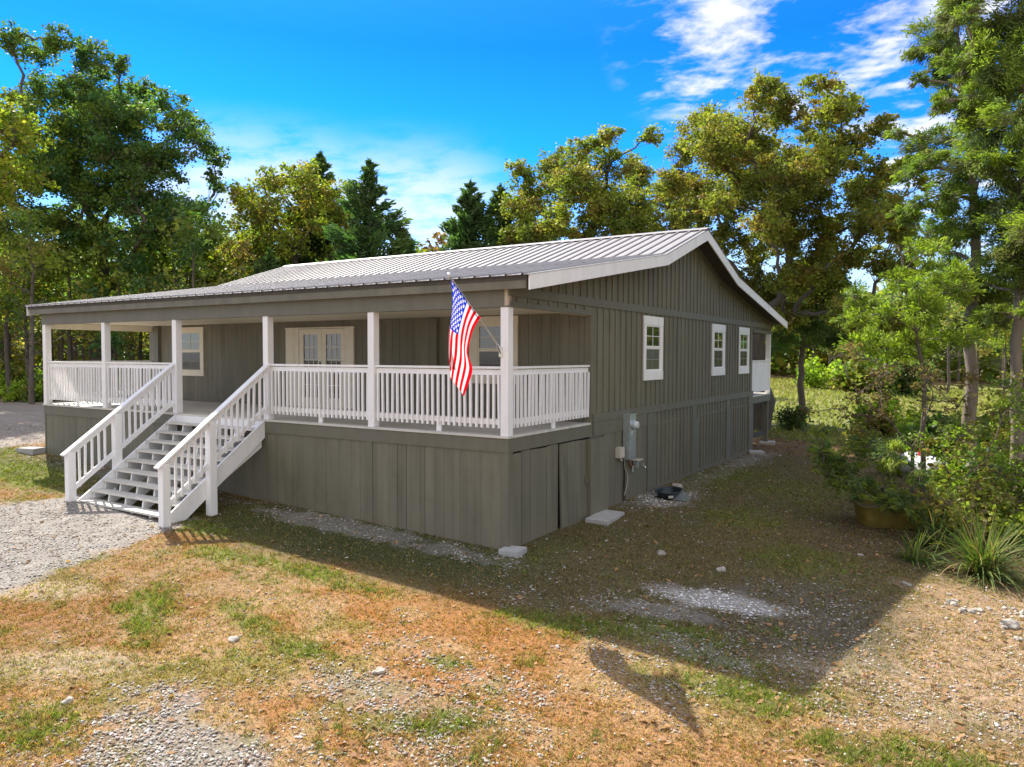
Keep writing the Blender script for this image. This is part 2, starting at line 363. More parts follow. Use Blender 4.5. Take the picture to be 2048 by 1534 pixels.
# meadow grass behind the house, taller
n = 30000; x = rng.uniform(-14, 45, n); y = rng.uniform(18, 75, n) ; dd = np.hypot(x - CAM[0], y - CAM[1])
z = gz(x, y); th = rng.random(n) * 2 * PI; h = .06 + .22 * rng.random(n); w = .025 + dd * .0012
s = np.stack([np.cos(th), np.sin(th), 0 * th], 1) * w[:, None]; b0 = np.stack([x, y, z], 1)
tp = b0 + np.stack([rng.normal(0, .1, n), rng.normal(0, .1, n), h], 1)
cm = MEADOW[None] * (.6 + .8 * fbm(x, y, .3, 5))[:, None] * (.8 + .4 * rng.random((n, 1)))
o = link('meadow_grass', mesh_np('meadow_grass', np.stack([b0 - s, b0 + s, tp], 1).reshape(-1, 3), np.arange(3 * n).reshape(-1, 3), np.repeat(cm, 3, 0), [M['blade']]))
tag(o, 'tall sunlit yellow green meadow grass behind the house', 'meadow', kind='stuff')

OCT = np.array([(1, 0, 0), (0, 1, 0), (-1, 0, 0), (0, -1, 0), (0, 0, 1), (0, 0, -1), (.6, .6, .45), (-.6, .6, .45), (-.6, -.6, .45), (.6, -.6, .45)], float)
OF = np.array([(0, 6, 9), (0, 1, 6), (1, 7, 6), (1, 2, 7), (2, 8, 7), (2, 3, 8), (3, 9, 8), (3, 0, 9), (4, 9, 6), (4, 6, 7), (4, 7, 8), (4, 8, 9)])
def pebbles(n, dmin, dmax, smin, smax, always, power=1.0):
    x, y, d = scatter(n, dmin, dmax, power)
    c, G, g, walk, md, wood = ground(x, y)
    keep = (rng.random(n) < np.maximum(G * (.25 + 1.1 * sst(.35, .6, fbm(x, y, 3.3, 81))), always)) & (~under_house(x, y)) & (md < .3) & (wood < .4)
    x, y, d = x[keep], y[keep], d[keep]; m = len(x)
    s = (smin + (smax - smin) * rng.random(m) ** 2.2) * (.8 + d / 30)
    sc = np.stack([s * (.8 + .7 * rng.random(m)), s * (.6 + .5 * rng.random(m)), s * (.35 + .35 * rng.random(m))], 1)
    th = rng.random(m) * 2 * PI; ct, st = np.cos(th), np.sin(th)
    P = (OCT[None] + rng.normal(0, .16, (m, 10, 3))) * sc[:, None, :]
    Q = P.copy(); Q[..., 0] = P[..., 0] * ct[:, None] - P[..., 1] * st[:, None]; Q[..., 1] = P[..., 0] * st[:, None] + P[..., 1] * ct[:, None]
    Q += np.stack([x, y, gz(x, y) + sc[:, 2] * .35 + .004], 1)[:, None, :]
    col = STONE[None] * (.42 + .60 * rng.random((m, 1))) * (1 + rng.normal(0, .04, (m, 3)))
    pb = sst(1.3, .5, np.minimum(blob(x, y, 3.3, -.15, .95, .42, .2), blob(x, y, .55, 5.3, .7, 1.3, 0))); col = col * (1 + .75 * pb)[:, None] * np.array([[.97, 1, 1.06]]) ** pb[:, None]
    w = rng.random(m) < .30 * (1 - pb); col[w] = np.array([.30, .22, .155]) * (.7 + .6 * rng.random((w.sum(), 1)))
    F = (OF[None] + (np.arange(m) * 10)[:, None, None]).reshape(-1, 3)
    return Q.reshape(-1, 3), F, np.repeat(col, 10, 0)
Vp, Fp, Cp = pebbles(240000, 4.4, 24, .006, .019, .008)
o = link('gravel', mesh_np('gravel', Vp, Fp, Cp, [M['stone']])); tag(o, 'pale limestone gravel scattered over the yard and stair path', 'gravel', kind='stuff')
# fallen leaves
n = 5200; x, y, d = scatter(n, 4.6, 26, .9); k = ~under_house(x, y) & ((rng.random(n) < .35) | (x > 3.5)); x, y = x[k], y[k]; n = len(x)
th = rng.random(n) * 2 * PI; s = .02 + .03 * rng.random(n); z = gz(x, y) + .018
a = np.stack([np.cos(th) * s, np.sin(th) * s, rng.normal(0, .3, n) * s], 1); b = np.stack([-np.sin(th) * s, np.cos(th) * s, rng.normal(0, .4, n) * s], 1) * .6
p = np.stack([x, y, z], 1)
cl = np.array([.30, .17, .08])[None] * (.5 + 1.1 * rng.random((n, 1))) + rng.random((n, 1)) * np.array([[.1, .07, .03]])
o = link('fallen_leaves', mesh_np('fallen_leaves', np.stack([p - a, p - b, p + a, p + b], 1).reshape(-1, 3), np.arange(4 * n).reshape(-1, 4), np.repeat(cl, 4, 0), [M['blade']]))
tag(o, 'dry brown fallen leaves scattered on the lawn', 'leaves', kind='stuff')

# ------------------------------------------------------------------ the house
D1, D2, D3 = 2.87, 14.3, 16.72
XL = -14.0
ROOF = [(-.14, 2.47), (5.6, 3.42), (8.25, 4.29), (10.9, 3.42), (16.98, 2.42)]
def zroof(y):
    for (a, za), (b, zb) in zip(ROOF, ROOF[1:]):
        if a <= y <= b: return za + (zb - za) * (y - a) / (b - a)
    return 2.4
house = empty('house'); tag(house, 'olive grey board and batten house with metal roof and white railed front porch', 'house')

# gable walls (the right one is seen, the left one closes the house)
def gable_poly(dz=-.10):
    top = [(16.70, zroof(16.70) + dz)] + [(y, z + dz) for y, z in ROOF[3:0:-1]] + [(0.0, zroof(0.0) + dz)]
    return [(0.0, 2.03), (D1, 2.03), (D1, -2.1), (D2, -2.1), (D2, 2.03), (16.70, 2.03)] + top
gw = MB(); gw.prism(gable_poly(), 'x', -.14, 0.0)
w = MB(); w.prism(gable_poly(), 'x', XL, XL + .14); w.build('gable_wall', M['olive'], house)
# front wall: grooved plywood siding as separate board faces in one mesh
w = MB(); x = XL + .141
w.box(XL + .141, -.141, D1 + .02, D1 + .14, -.3, 3.0, .55)
while x < -.15:
    wd = random.choice([.2, .2, .2, .2, .1]); x1 = min(x + wd, -.142)
    w.box(x, x1 - .006, D1, D1 + .03, .0, 2.13, .93 + .14 * random.random()); x = x1
w.build('front_wall', M['olive'], house)
w = MB(); w.box(XL + .141, -.141, D2 - .14, D2, -2.1, 3.0); w.build('rear_wall', M['olive'], house)

# battens
def batten_run(mb, y0, y1, step, zlo, zhi, wd=.045, th=.026, skip=()):
    y = y0
    while y < y1:
        if not any(a - .02 < y < b + .02 for a, b, _, _ in skip):
            mb.box(.0005, th, y - wd / 2, y + wd / 2, zlo(y), zhi(y), .95 + .1 * random.random())
        else:
            for a, b, za, zb in skip:
                if a - .02 < y < b + .02:
                    mb.box(.0005, th, y - wd / 2, y + wd / 2, zlo(y), za, .97); mb.box(.0005, th, y - wd / 2, y + wd / 2, zb, zhi(y), .97)
        y += step * (.97 + .06 * random.random())
WINS = [(5.36, 6.47), (10.14, 11.26), (12.68, 13.8)]
skip = [(a, b, .72, 2.115) for a, b in WINS]
batten_run(gw, 3.13, 14.2, .27, lambda y: .156, lambda y: 2.17, skip=skip)
batten_run(gw, .25, 16.6, .27, lambda y: 2.321, lambda y: zroof(y) - .13)
batten_run(gw, .25, 2.85, .33, lambda y: 2.086, lambda y: 2.169)
batten_run(gw, 14.45, 16.6, .25, lambda y: 2.086, lambda y: 2.169)
batten_run(gw, 6.24, 13.75, .25, lambda y: -1.66, lambda y: -.28, .05, .028)
batten_run(gw, 6.24, 13.75, .25, lambda y: -.24, lambda y: -.001, .05, .024)
gw.build('gable_wall', M['olive'], house)
# horizontal trim bands
for (a, b) in ((-.02, 2.93), (2.934, 9.1), (9.104, 16.71)):
    w = MB(); w.box(.0006, .034, a, b, 2.17, 2.32); w.build('trim_band', M['olive_dark'], house)
for (a, b) in ((2.93, 7.3), (7.304, 14.34)):
    w = MB(); w.box(.0006, .036, a, b, .0, .155); w.build('trim_band', M['olive_dark'], house)
for a, b in ((.0, 2.86), (14.31, 16.7)):
    w = MB(); w.box(-.02, .030, a, b, 2.0, 2.085); w.build('trim_band', M['olive_dark'], house)
w = MB(); w.box(.0006, .030, 2.95, 5.58, -.26, -.004); w.build('trim_band', M['olive_dark'], house)
w = MB(); w.box(.0006, .028, 6.06, 14.28, -2.02, -1.66); w.build('sill_board', M['olive_dark'], house)
# pilasters on the lower wall
for a, b, t in ((5.60, 6.04, .045), (8.54, 8.93, .047), (11.46, 11.87, .047), (13.82, 14.32, .050)):
    w = MB(); w.box(.0007, t, a, b, -2.08, -.006 if a < 8 else -.30)
    if a > 8: w.box(.0008, t - .012, a + .02, b - .05, -.295, -.006)
    w.build('wall_pilaster', M['olive_dark'], house)
# plain lower panels with board joints
w = MB(); y = 3.41
for b in (3.95, 4.25, 5.10, 5.595):
    w.box(.0006, .016, y, b - .012, -2.05, -.262, .92 + .12 * random.random()); y = b
w.build('skirt_panel', M['olive'], house)
w = MB(); w.box(.0006, .13, 2.64, 3.40, -1.86, -.30); w.build('corner_box', M['olive'], house)

# porch deck
w = MB(); y = -.02
while y < D1 - .01:
    w.box(XL - .01, .012, y, min(y + .1375, D1), -.038, -.002, .93 + .12 * random.random()); y += .14
w.build('porch_floor', M['deck'], house)
w = MB()
w.box(XL, 0.0, 0.0, .045, -.26, -.04); w.box(-.045, -.001, .046, 2.95, -.262, -.0405); w.box(XL + .001, XL + .045, .046, D1, -.26, -.04)
w.build('rim_board', M['olive_dark'], house)
w = MB(); w.box(XL + .06, -.06, .08, .10, -2.0, -.27); w.box(-.09, -.07, .1, 2.86, -2.0, -.27); w.box(XL + .06, XL + .08, .1, 2.86, -2, -.27); w.build('gap_backing', M['gap'], house)  # dark sheets behind the skirt boards, standing in for shade in the gaps
# skirt boards, front
def skirt_run(a, b, wide):
    w = MB(); x = a
    while x < b - .02:
        wd = random.choice(wide); x1 = min(x + wd, b)
        w.box(x, x1 - random.choice([.003, .004, .010, .003]), .022 + .003 * random.random(), .05, -2.1, -.255, .90 + .18 * random.random()); x = x1
    w.build('skirt_panel', M['olive'], house)
skirt_run(XL + .06, -8.7, [.3, .3, .2]); skirt_run(-8.7, -5.72, [.3, .2]); skirt_run(-5.58, -2.98, [.2, .3, .15]); skirt_run(-2.83, -.15, [.15, .12, .2, .1])
for a, b in ((-5.72, -5.58), (-2.98, -2.83), (-.15, .0), (XL, XL + .06)):
    w = MB(); w.box(a + .001, b - .001, .010, .055, -2.1, -.262); w.build('skirt_post', M['olive_dark'], house)
# skirt boards, porch side, the last ones form a sagging hatch
w = MB(); y = .02
w.box(-.05, -.008, .056, .16, -2.1, -.264)
y = .165
while y < 1.62:
    wd = random.choice([.14, .2, .1, .27]); y1 = min(y + wd, 1.64)
    w.box(-.05, -.016 + .006 * random.random(), y, y1 - random.choice([.004, .012]), -2.1, -.27 - .03 * random.random(), .88 + .2 * random.random()); y = y1
w.build('skirt_panel', M['olive'], house)
w = MB(); y = 0
for wd in (.24, .3, .2, .2):
    w.box(0, .03, y, y + wd - .008, -1.70, -.0 - .02 * random.random(), .92 + .16 * random.random()); y += wd
hatch = w.build('skirt_hatch', M['olive'], house, label='slightly crooked board hatch under the porch'); hatch.location = (-.02, 1.67, -.29); hatch.rotation_euler = (R(1.1), R(-.8), R(-2.0))
w2 = MB(); w2.box(.031, .055, .86, .89, -.85, -.68); w2.box(.055, .07, .85, .90, -.80, -.74); w2.build('handle', M['olive_dark'], hatch)
# left end skirt
w = MB(); w.box(XL - .002, XL + .04, .06, D1, -2.0, -.265); w.build('skirt_panel', M['olive'], house)

# posts
PX = [XL, -11.32, -8.58, -5.66, -2.92, -.14]
pm = MB(); pm.box(0, .14, 0, .14, 0, 2.0)
post0 = None
for i, px in enumerate(PX):
    if post0 is None: post0 = pm.build('porch_post', M['white'], house)
    o = post0 if i == 0 else post0.copy()
    if i: C.objects.link(o)
    o.parent = house; o.location = (px, .004 if i not in (0, 5) else .0, -.001)
    o.rotation_euler = (0, 0, 0)
# front beam, fascia, ceiling
w = MB(); w.box(XL - .02, -.002, -.012, .13, 2.0, 2.285); w.build('porch_beam', M['olive_dark'], house)
w = MB(); w.box(-.06, .004, -.014, -.004, 2.02, 2.28); w.box(.002, .022, -.006, .07, 2.03, 2.29, .9); w.build('beam_end_grain', mat('split_weathered_wood', (.45, .38, .28), .9, .5, 9, .8, 30, stretch=(1, 1, .1)), house, label='unpainted splintered end of the porch beam')
w = MB(); x = XL - .35
for b in (-11.2, -7.9, -4.4, -1.3, .40):
    w.box(x, b - .004, -.13, -.10, 2.26, 2.435); x = b
w.box(XL - .34, .395, -.099, -.013, 2.27, 2.29, .7)
w.build('front_fascia', M['olive'], house)
w = MB(); w.box(XL, -.15, .131, D1 - .001, 2.06, 2.075); w.build('porch_ceiling', M['cream'], house)
w = MB(); w.box(-.16, -.001, .131, D1 - .002, 2.0, 2.058, 1); w.build('side_header', M['cream'], house)
w = MB(); w.box(XL + .02, XL + .16, .14, D1, 1.90, 2.055); w.build('side_header', M['cream'], house)

# roof deck and metal sheets
o_, XR = .45, -14.45
w = MB()
for (a, za), (b, zb) in zip(ROOF, ROOF[1:]):
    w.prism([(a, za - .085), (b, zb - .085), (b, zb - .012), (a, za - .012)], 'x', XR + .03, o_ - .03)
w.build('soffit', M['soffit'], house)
SX, SP = XR, .29
for k, ((a, za), (b, zb)) in enumerate(zip(ROOF, ROOF[1:])):
    w = MB(); dz = (0, .028, .028, 0)[k]
    A, B = a - (.05 if k == 0 else 0.0), b + (.05 if k == 3 else 0)
    if k == 1: A = a - .12
    if k == 2: B = b + .12
    sl = (zb - za) / (b - a); f = lambda y: za + sl * (y - a) + dz
    n = int((o_ - XR) / SP)
    prof = []
    x = SX
    for i in range(n + 1):
        prof += [(x, 0), (x + .009, .034), (x + .036, .034), (x + .045, 0), (x + .172, 0), (x + .176, .004), (x + .184, .004), (x + .188, 0)]
        x += SP
    prof = [p for p in prof if p[0] <= o_ + .02] + [(o_ + .03, 0)]
    vs = []; fs = []
    jit = 0
    for t in (A, B):
        for th in (0, -.008):
            vs += [(p[0], t, f(t) + p[1] + th) for p in prof]
    m = len(prof)
    for i in range(m - 1):
        fs += [(i, i + 1, 2 * m + i + 1, 2 * m + i), (m + i + 1, m + i, 3 * m + i, 3 * m + i + 1), (i + 1, i, m + i, m + i + 1), (2 * m + i, 2 * m + i + 1, 3 * m + i + 1, 3 * m + i)]
    w.add(vs, fs); w.build('roof_sheet', M['metal_roof'], house)
yr, zr_ = ROOF[2]
w = MB(); sl = (4.29 - 3.42) / 2.65
w.prism([(yr - .17, zr_ - .17 * sl + .058), (yr, zr_ + .062), (yr + .17, zr_ - .17 * sl + .058), (yr + .17, zr_ - .17 * sl + .066), (yr, zr_ + .078), (yr - .17, zr_ - .17 * sl + .066)], 'x', XR - .01, o_ + .035)
w.build('ridge_cap', M['metal_roof'], house)
for sx in (o_ - .005, XR - .02):
    for k, ((a, za), (b, zb)) in enumerate(zip(ROOF, ROOF[1:])):
        w = MB(); t = .235
        w.prism([(a, za - t + .0), (b, zb - t), (b, zb + .006), (a, za + .006)], 'x', sx, sx + .027)
        w.build('rake_board', M['white'], house)
# frieze board that follows the roof on the gable wall
w = MB()
for (a, za), (b, zb) in zip(ROOF, ROOF[1:]):
    a2, b2 = max(a, .0), min(b, 16.69)
    w.prism([(a2, zroof(a2) - .21), (b2, zroof(b2) - .21), (b2, zroof(b2) - .087), (a2, zroof(a2) - .087)], 'x', .001, .036)
w.build('frieze_board', M['olive_dark'], house)

# windows ---------------------------------------------------------------
def window(plane, a, b, z0, z1, col, tw=.11, head=.17, foot=.17):
    """plane 'x' : on x=0 facing +x, a..b along y; plane 'y' : on y=D1 facing -y, a..b along x"""
    def bx(mb, u0, u1, v0, v1, d0, d1, c=1.0):
        if plane == 'x': mb.box(d0, d1, u0, u1, v0, v1, c)
        else: mb.box(u0, u1, D1 - d1, D1 - d0, v0, v1, c)
    w = MB()
    bx(w, a - .01, b + .01, z1 - head, z1, .0008, .040)
    bx(w, a - .01, b + .01, z0, z0 + foot, .0008, .040)
    bx(w, a, a + tw, z0 + foot + .0005, z1 - head - .0005, .0008, .036); bx(w, b - tw, b, z0 + foot + .0005, z1 - head - .0005, .0008, .036)
    win = w.build('window', col, house)
    ia, ib, iz0, iz1 = a + tw + .001, b - tw - .001, z0 + foot + .001, z1 - head - .001
    zm = (iz0 + iz1) / 2
    f = MB(); s = .035
    for (p0, p1, dd) in ((iz0, zm + .012, .018), (zm + .013, iz1, .026)):
        bx(f, ia, ib, p0, p0 + s, .0008, dd); bx(f, ia, ib, p1 - s, p1, .0008, dd)
        bx(f, ia, ia + s, p0 + s, p1 - s, .0008, dd); bx(f, ib - s, ib, p0 + s, p1 - s, .0008, dd)
    f.build('sash', col, win)
    g = MB(); bx(g, ia + s, ib - s, zm + .013 + s, iz1 - s, .0008, .005); g.build('pane', M['glass'], win)
    g = MB(); bx(g, ia + s, ib - s, iz0 + s, zm + .012 - s, .0008, .005); g.build('pane', M['screen'], win)
    g = MB(); m_ = (ia + ib) / 2; zz = (zm + iz1) / 2 + .01
    bx(g, m_ - .007, m_ + .007, zm + .05, iz1 - s, .0055, .012); bx(g, ia + s, ib - s, zz - .007, zz + .007, .0055, .0125)
    zz = (zm + iz0) / 2
    bx(g, m_ - .005, m_ + .005, iz0 + s, zm - .03, .0055, .0075, .35); bx(g, ia + s, ib - s, zz - .005, zz + .005, .0055, .008, .35)
    g.build('glazing_bar', col, win)
for a, b in WINS: window('x', a, b, .72, 2.115, M['white'], .12, .19, .20)
window('y', -12.66, -11.5, .68, 2.0, M['cream'], .13, .13, .13)
window('y', -2.76, -1.6, .68, 2.04, M['cream'], .20, .17, .16)
# french doors
w = MB(); zt = 1.88
w.box(-8.26, -7.81, D1 - .045, D1 - .0008, .02, zt, 1); w.box(-6.26, -6.0, D1 - .045, D1 - .0008, .02, zt); w.box(-8.28, -5.98, D1 - .05, D1 - .0008, zt + .001, zt + .03)
w.box(-7.809, -7.79, D1 - .03, D1 - .0008, .02, zt - .01); w.box(-6.28, -6.261, D1 - .03, D1 - .0008, .02, zt - .01)
w.box(-7.81, -6.26, D1 - .06, D1 - .0008, .0, .019, .7)
dcase = w.build('door_casing', M['cream'], house)
w = MB(); w.box(-8.0, -7.96, D1 - .052, D1 - .046, .03, zt - .01); w.build('casing_bead', M['cream'], dcase)
for x0, x1 in ((-7.785, -7.04), (-7.03, -6.285)):
    w = MB(); f0, f1 = D1 - .030, D1 - .0008; st = .13
    w.box(x0, x0 + st, f0, f1, .02, zt - .01); w.box(x1 - st, x1, f0, f1, .02, zt - .01)
    w.box(x0 + st + .0005, x1 - st - .0005, f0, f1, .02, .24); w.box(x0 + st + .0005, x1 - st - .0005, f0, f1, zt - .14, zt - .01)
    door = w.build('french_door', M['cream'], house)
    g = MB(); g.box(x0 + st, x1 - st, D1 - .008, D1 - .0008, .24, zt - .14); g.build('pane', M['glass'], door)
    g = MB(); ww = (x1 - x0 - 2 * st); hh = zt - .14 - .24
    for k in (1, 2): g.box(x0 + st + ww * k / 3 - .008, x0 + st + ww * k / 3 + .008, D1 - .018, D1 - .0085, .24, zt - .14)
    for k in (1, 2, 3, 4): g.box(x0 + st, x1 - st, D1 - .0185, D1 - .0082, .24 + hh * k / 5 - .008, .24 + hh * k / 5 + .008)
    g.build('glazing_bar', M['cream'], door)
w = MB(); w.tube([(-7.09, D1 - .03, .95), (-7.09, D1 - .075, .95), (-7.0, D1 - .08, .95)], .012, 8); w.box(-7.115, -7.065, D1 - .038, D1 - .0305, .90, 1.10); w.build('door_handle', M['black'], house, smooth=True)
# boxed wall pilasters on the porch wall
for a, b, zt_ in ((-3.79, -3.57, 2.0), (-13.66, -13.44, 1.98)):
    w = MB(); w.box(a, b, D1 - .09, D1 - .0008, .001, zt_); w.box(a - .01, b + .01, D1 - .10, D1 - .0009, zt_ + .0005, zt_ + .02); w.build('wall_pilaster', M['olive_dark'], house)

# railings --------------------------------------------------------------
bal_m = MB(); bal_m.box(-.018, .018, -.018, .018, 0, .84)
bal_proto = bal_m.build('baluster', M['white'], house); BAL = bal_proto.data
bpy.data.objects.remove(bal_proto)
def railing(p, q, outward, n, foot=True):
    """horizontal railing between two posts; outward = unit vector to the outside"""
    p = Vector(p); q = Vector(q); d = (q - p); ln = d.length; d.normalize(); ow = Vector(outward)
    root = MB()
    root.beam(p + Vector((0, 0, 1.06)), q + Vector((0, 0, 1.06)), .10, .036)
    r = root.build('railing', M['white'], house)
    w = MB(); w.beam(p + Vector((0, 0, .985)), q + Vector((0, 0, .985)), .036, .088); w.build('top_rail', M['white'], r)
    w = MB(); w.beam(p + Vector((0, 0, .205)), q + Vector((0, 0, .205)), .036, .088)
    w.build('bottom_rail', M['white'], r)
    if foot:
        w = MB(); c = p + d * ln * .52; w.box(c.x - .045, c.x + .045, c.y - .017, c.y + .017, 0, .16) if abs(d.x) > .5 else w.box(c.x - .017, c.x + .017, c.y - .045, c.y + .045, 0, .16)
        w.build('rail_foot', M['white'], r)
    for i in range(n):
        t = (i + .55) / n * ln
        c = p + d * t + ow * .0375
        o = link('baluster', BAL, r, (c.x + random.uniform(-.004, .004) * abs(d.x), c.y + random.uniform(-.004, .004) * abs(d.y), .11))
        o.rotation_euler = (R(random.gauss(0, .35)) , R(random.gauss(0, .5)), R(random.uniform(-6, 6)) + (0))
FY = .085
for i, n in ((0, 22), (1, 22), (3, 24), (4, 24)):
    railing((PX[i] + .141, FY, 0), (PX[i + 1] - .001, FY, 0), (0, -1, 0), n)
railing((-.07, .142, 0), (-.07, D1 - .002, 0), (1, 0, 0), 23)
railing((XL + .07, .142, 0), (XL + .07, D1 - .002, 0), (-1, 0, 0), 23)

# stairs ----------------------------------------------------------------
stairs = MB()
NT, RS, RN = 9, .172, .226
xl, xr = -8.44, -5.66
for k in range(1, NT + 1):
    z = -RS * k; y0 = -RN * k
    pass
stairs.box(xl + .01, xr - .01, -.03, -.003, -.172, -.0405); stair = stairs.build('staircase', M['white'], house)
for k in range(1, NT + 1):
    w = MB(); z = -RS * k; yb = -RN * (k - 1) - .012
    w.box(xl - (.0 if k < 8 else .08), xr + .0, yb - .262, yb - .0, z - .036, z, .96 + .06 * random.random()); w.build('tread', M['deck'], stair)
def stringer(x, th, solid):
    w = MB()
    if solid:
        a, b = (0.0, -.05), (-RN * NT - .10, -RS * NT - .07)
        w.prism([(0, -.02), (0, -.36), (-RN * NT + .05, -1.85), (-RN * NT - .07, -1.85), (-RN * NT - .07, -RS * NT - .0)], 'x', x, x + th)
    else:
        pts = [(-.03, -.172 - .036)]
        poly = [(-.03, -.04 - .17)]
        for k in range(1, NT + 1):
            z = -RS * k - .037; poly += [(-RN * (k - 1) - .03, z), (-RN * k - .0, z)]
        poly += [(-RN * NT, -1.72), (-RN * NT + .10, -1.72), (-.03, -.55)]
        poly = [p for i, p in enumerate(poly) if i == 0 or p != poly[i - 1]]
        w.prism(poly, 'x', x, x + th)
    w.build('stringer', M['white'], stair)
stringer(xr - .001, .04, True); stringer(xl - .04, .04, True)
for i in range(1, 5): stringer(xl + (xr - xl) * i / 5 - .02, .038, False)
stringer(xl + .02, .036, False); stringer(xr - .06, .036, False)
# newels, mid posts and sloping rails
def yz(t): return -2.17 * t, 1.045 - 1.60 * t     # handrail line: t=0 at porch post, 1 at newel
for sx, gzv in ((xr + .042, -1.62), (xl - .182, -1.55)):
    w = MB(); w.box(sx, sx + .14, -2.25, -2.11, -2.0, -.60); w.build('newel_post', M['white'], stair)
    w = MB(); w.box(sx + .001, sx + .139, -1.33, -1.19, -1.9, yz(1.26 / 2.17)[1] - .02 + .035 * 0 - .03); w.build('stair_post', M['white'], stair)
    cx = sx + .07
    y0, z0 = yz(-.02); y1, z1 = yz(1.07)
    w = MB(); w.beam((cx, y0, z0), (cx, y1, z1), .135, .036); w.build('handrail', M['white'], stair)
    inx = cx + (-.0 if sx > -7 else .0)
    w = MB(); w.beam((inx, 0, yz(0)[1] - .075), (inx, -2.17, yz(1)[1] - .075), .036, .11); w.build('upper_rail', M['white'], stair)
    w = MB(); w.beam((inx, 0, yz(0)[1] - .80), (inx, -2.17, yz(1)[1] - .80), .036, .09); w.build('lower_rail', M['white'], stair)
    for i in range(17):
        t = (i + .6) / 17; y, z = yz(t)
        if -1.37 < y < -1.15 or y < -2.10: continue
        bm = MB(); bm.box(-.018, .018, -.018, .018, -.88, -.06)
        o = bm.build('baluster', M['white'], stair); ox = .037 if sx > -7 else -.037
        o.location = (inx + ox, y, z); o.rotation_euler = (R(random.gauss(0, .5)), R(random.gauss(0, .4)), 0)

# rear porch ------------------------------------------------------------
w = MB(); w.box(XL, -.002, D2 + .001, 16.68, -.05, -.0); w.build('porch_floor', M['deck'], house)
w = MB(); w.box(-.04, -.001, D2 + .045, 16.70, -.26, -.052); w.box(XL, 0, 16.681, 16.72, -.26, .002); w.build('rim_board', M['olive_dark'], house)
w = MB(); w.box(-.14, 0, 16.54, 16.679, .001, 2.0); w.build('porch_post', M['white'], house)
w = MB(); w.box(-6.2, -6.06, 16.54, 16.679, .001, 2.0); w.build('porch_post', M['white'], house)
w = MB(); y = D2 + .05
while y < 16.53:
    y1 = min(y + .14, 16.535); w.box(-.05, -.03, y, y1 - .004, .09, 1.08, .95 + .08 * random.random()); y = y1
w.box(-.085, -.0, D2 + .045, 16.535, 1.081, 1.115)
w.build('rear_porch_panel', M['white'], house)
w = MB(); w.box(XL, -.15, 16.54, 16.67, 2.0, 2.28); w.box(-.145, -.001, D2 + .001, 16.535, 2.0, 2.029); w.build('porch_beam', M['olive_dark'], house)
w = MB(); w.box(XL, -.15, D2 + .002, 16.53, 2.05, 2.065); w.build('porch_ceiling', M['cream'], house)
for lx in (-.13, -4.6, -9.3, -13.9):
    w = MB(); w.box(lx, lx + .13, 16.36, 16.49, -1.86, -.262); w.build('support_leg', M['olive_dark'], house)
w = MB(); w.box(-.14, -.10, D2 + .0, 16.36, -1.40, -1.26); w.box(-.12, -.08, D2, 16.68, -.34, -.265, .7); w.build('brace_board', M['soffit'], house)
# ------------------------------------------------------------------ flag
FB = Vector((-.13, -.004, 1.34)); FT = Vector((-.01, -1.50, 2.35))
flag = empty('flag', FB); tag(flag, 'stars and stripes flag hanging from a slanted pole on the corner porch post', 'flag')
w = MB(); L0 = Vector((0, 0, 0)); TT = FT - FB
w.tube([L0 + TT * .01, TT * .995], .0125, 10); w.build('flag_pole', M['aluminium'], flag, smooth=True)
w = MB(); w.lathe([(0, .0), (.028, .004), (.032, .02), (.028, .036), (.018, .046), (0, .05)], (TT.x, TT.y, TT.z - .01)); w.tube([TT * .955, TT * .985], .022, 10); w.build('finial', M['chrome'], flag, smooth=True)
w = MB(); w.box(-.03, .03, -.016, .003, -.11, .04); w.tube([(0, -.012, -.05), (0, -.03, -.025), TT * .08], [.02, .022, .019], 10); w.build('pole_bracket', M['chrome'], flag)
w = MB(); w.tube([TT * .455, TT * .475], .021, 10); w.box(TT.x * .47 - .01, TT.x * .47 + .01, TT.y * .47 - .02, TT.y * .47 + .03, TT.z * .47 - .045, TT.z * .47 - .018); w.build('flag_clip', M['chrome'], flag)
def curve(K, t):
    n = len(K) - 1; f = min(max(t, 0), 1) * n; i = min(int(f), n - 1); u = f - i
    P = [K[max(i - 1, 0)], K[i], K[i + 1], K[min(i + 2, n)]]
    return tuple(.5 * ((2 * P[1][k]) + (-P[0][k] + P[2][k]) * u + (2 * P[0][k] - 5 * P[1][k] + 4 * P[2][k] - P[3][k]) * u * u + (-P[0][k] + 3 * P[1][k] - 3 * P[2][k] + P[3][k]) * u ** 3) for k in range(len(P[0])))
# fly-direction curves (x, y, z) in world metres, for hoist positions s = 0, 1/2, 1
KA = [(0, -1.475, 2.285), (-.01, -1.46, 1.90), (-.07, -1.40, 1.55), (-.13, -1.33, 1.30), (-.13, -1.28, 1.12)]
KM = [(0, -1.13, 2.04), (.05, -1.30, 1.74), (.03, -1.40, 1.44), (-.02, -1.38, 1.15), (-.03, -1.36, .90)]
KB = [(0, -.72, 1.795), (.0, -.95, 1.56), (.05, -1.12, 1.30), (.02, -.93, 1.04), (.0, -1.16, .68)]
NS, NF = 117, 170
V = []; cols = []
def fpos(s, f):
    a, m_, b = curve(KA, f), curve(KM, f), curve(KB, f)
    w0, w1, w2 = (1 - s) * (1 - 2 * s), 4 * s * (1 - s), s * (2 * s - 1)
    p = [w0 * a[k] + w1 * m_[k] + w2 * b[k] for k in range(3)]
    amp = .03 * min(1, f * 2.2)
    ph = 2 * PI * (1.25 * s + .18 * math.sin(3 * f)) + .7
    p[0] += amp * math.sin(ph) + .02 * math.sin(9 * f + 4 * s); p[1] += .035 * min(1, f * 2.) * math.cos(ph * 1.0 + .6); p[2] += .012 * math.sin(7 * s + 5 * f)
    return Vector(p) - FB
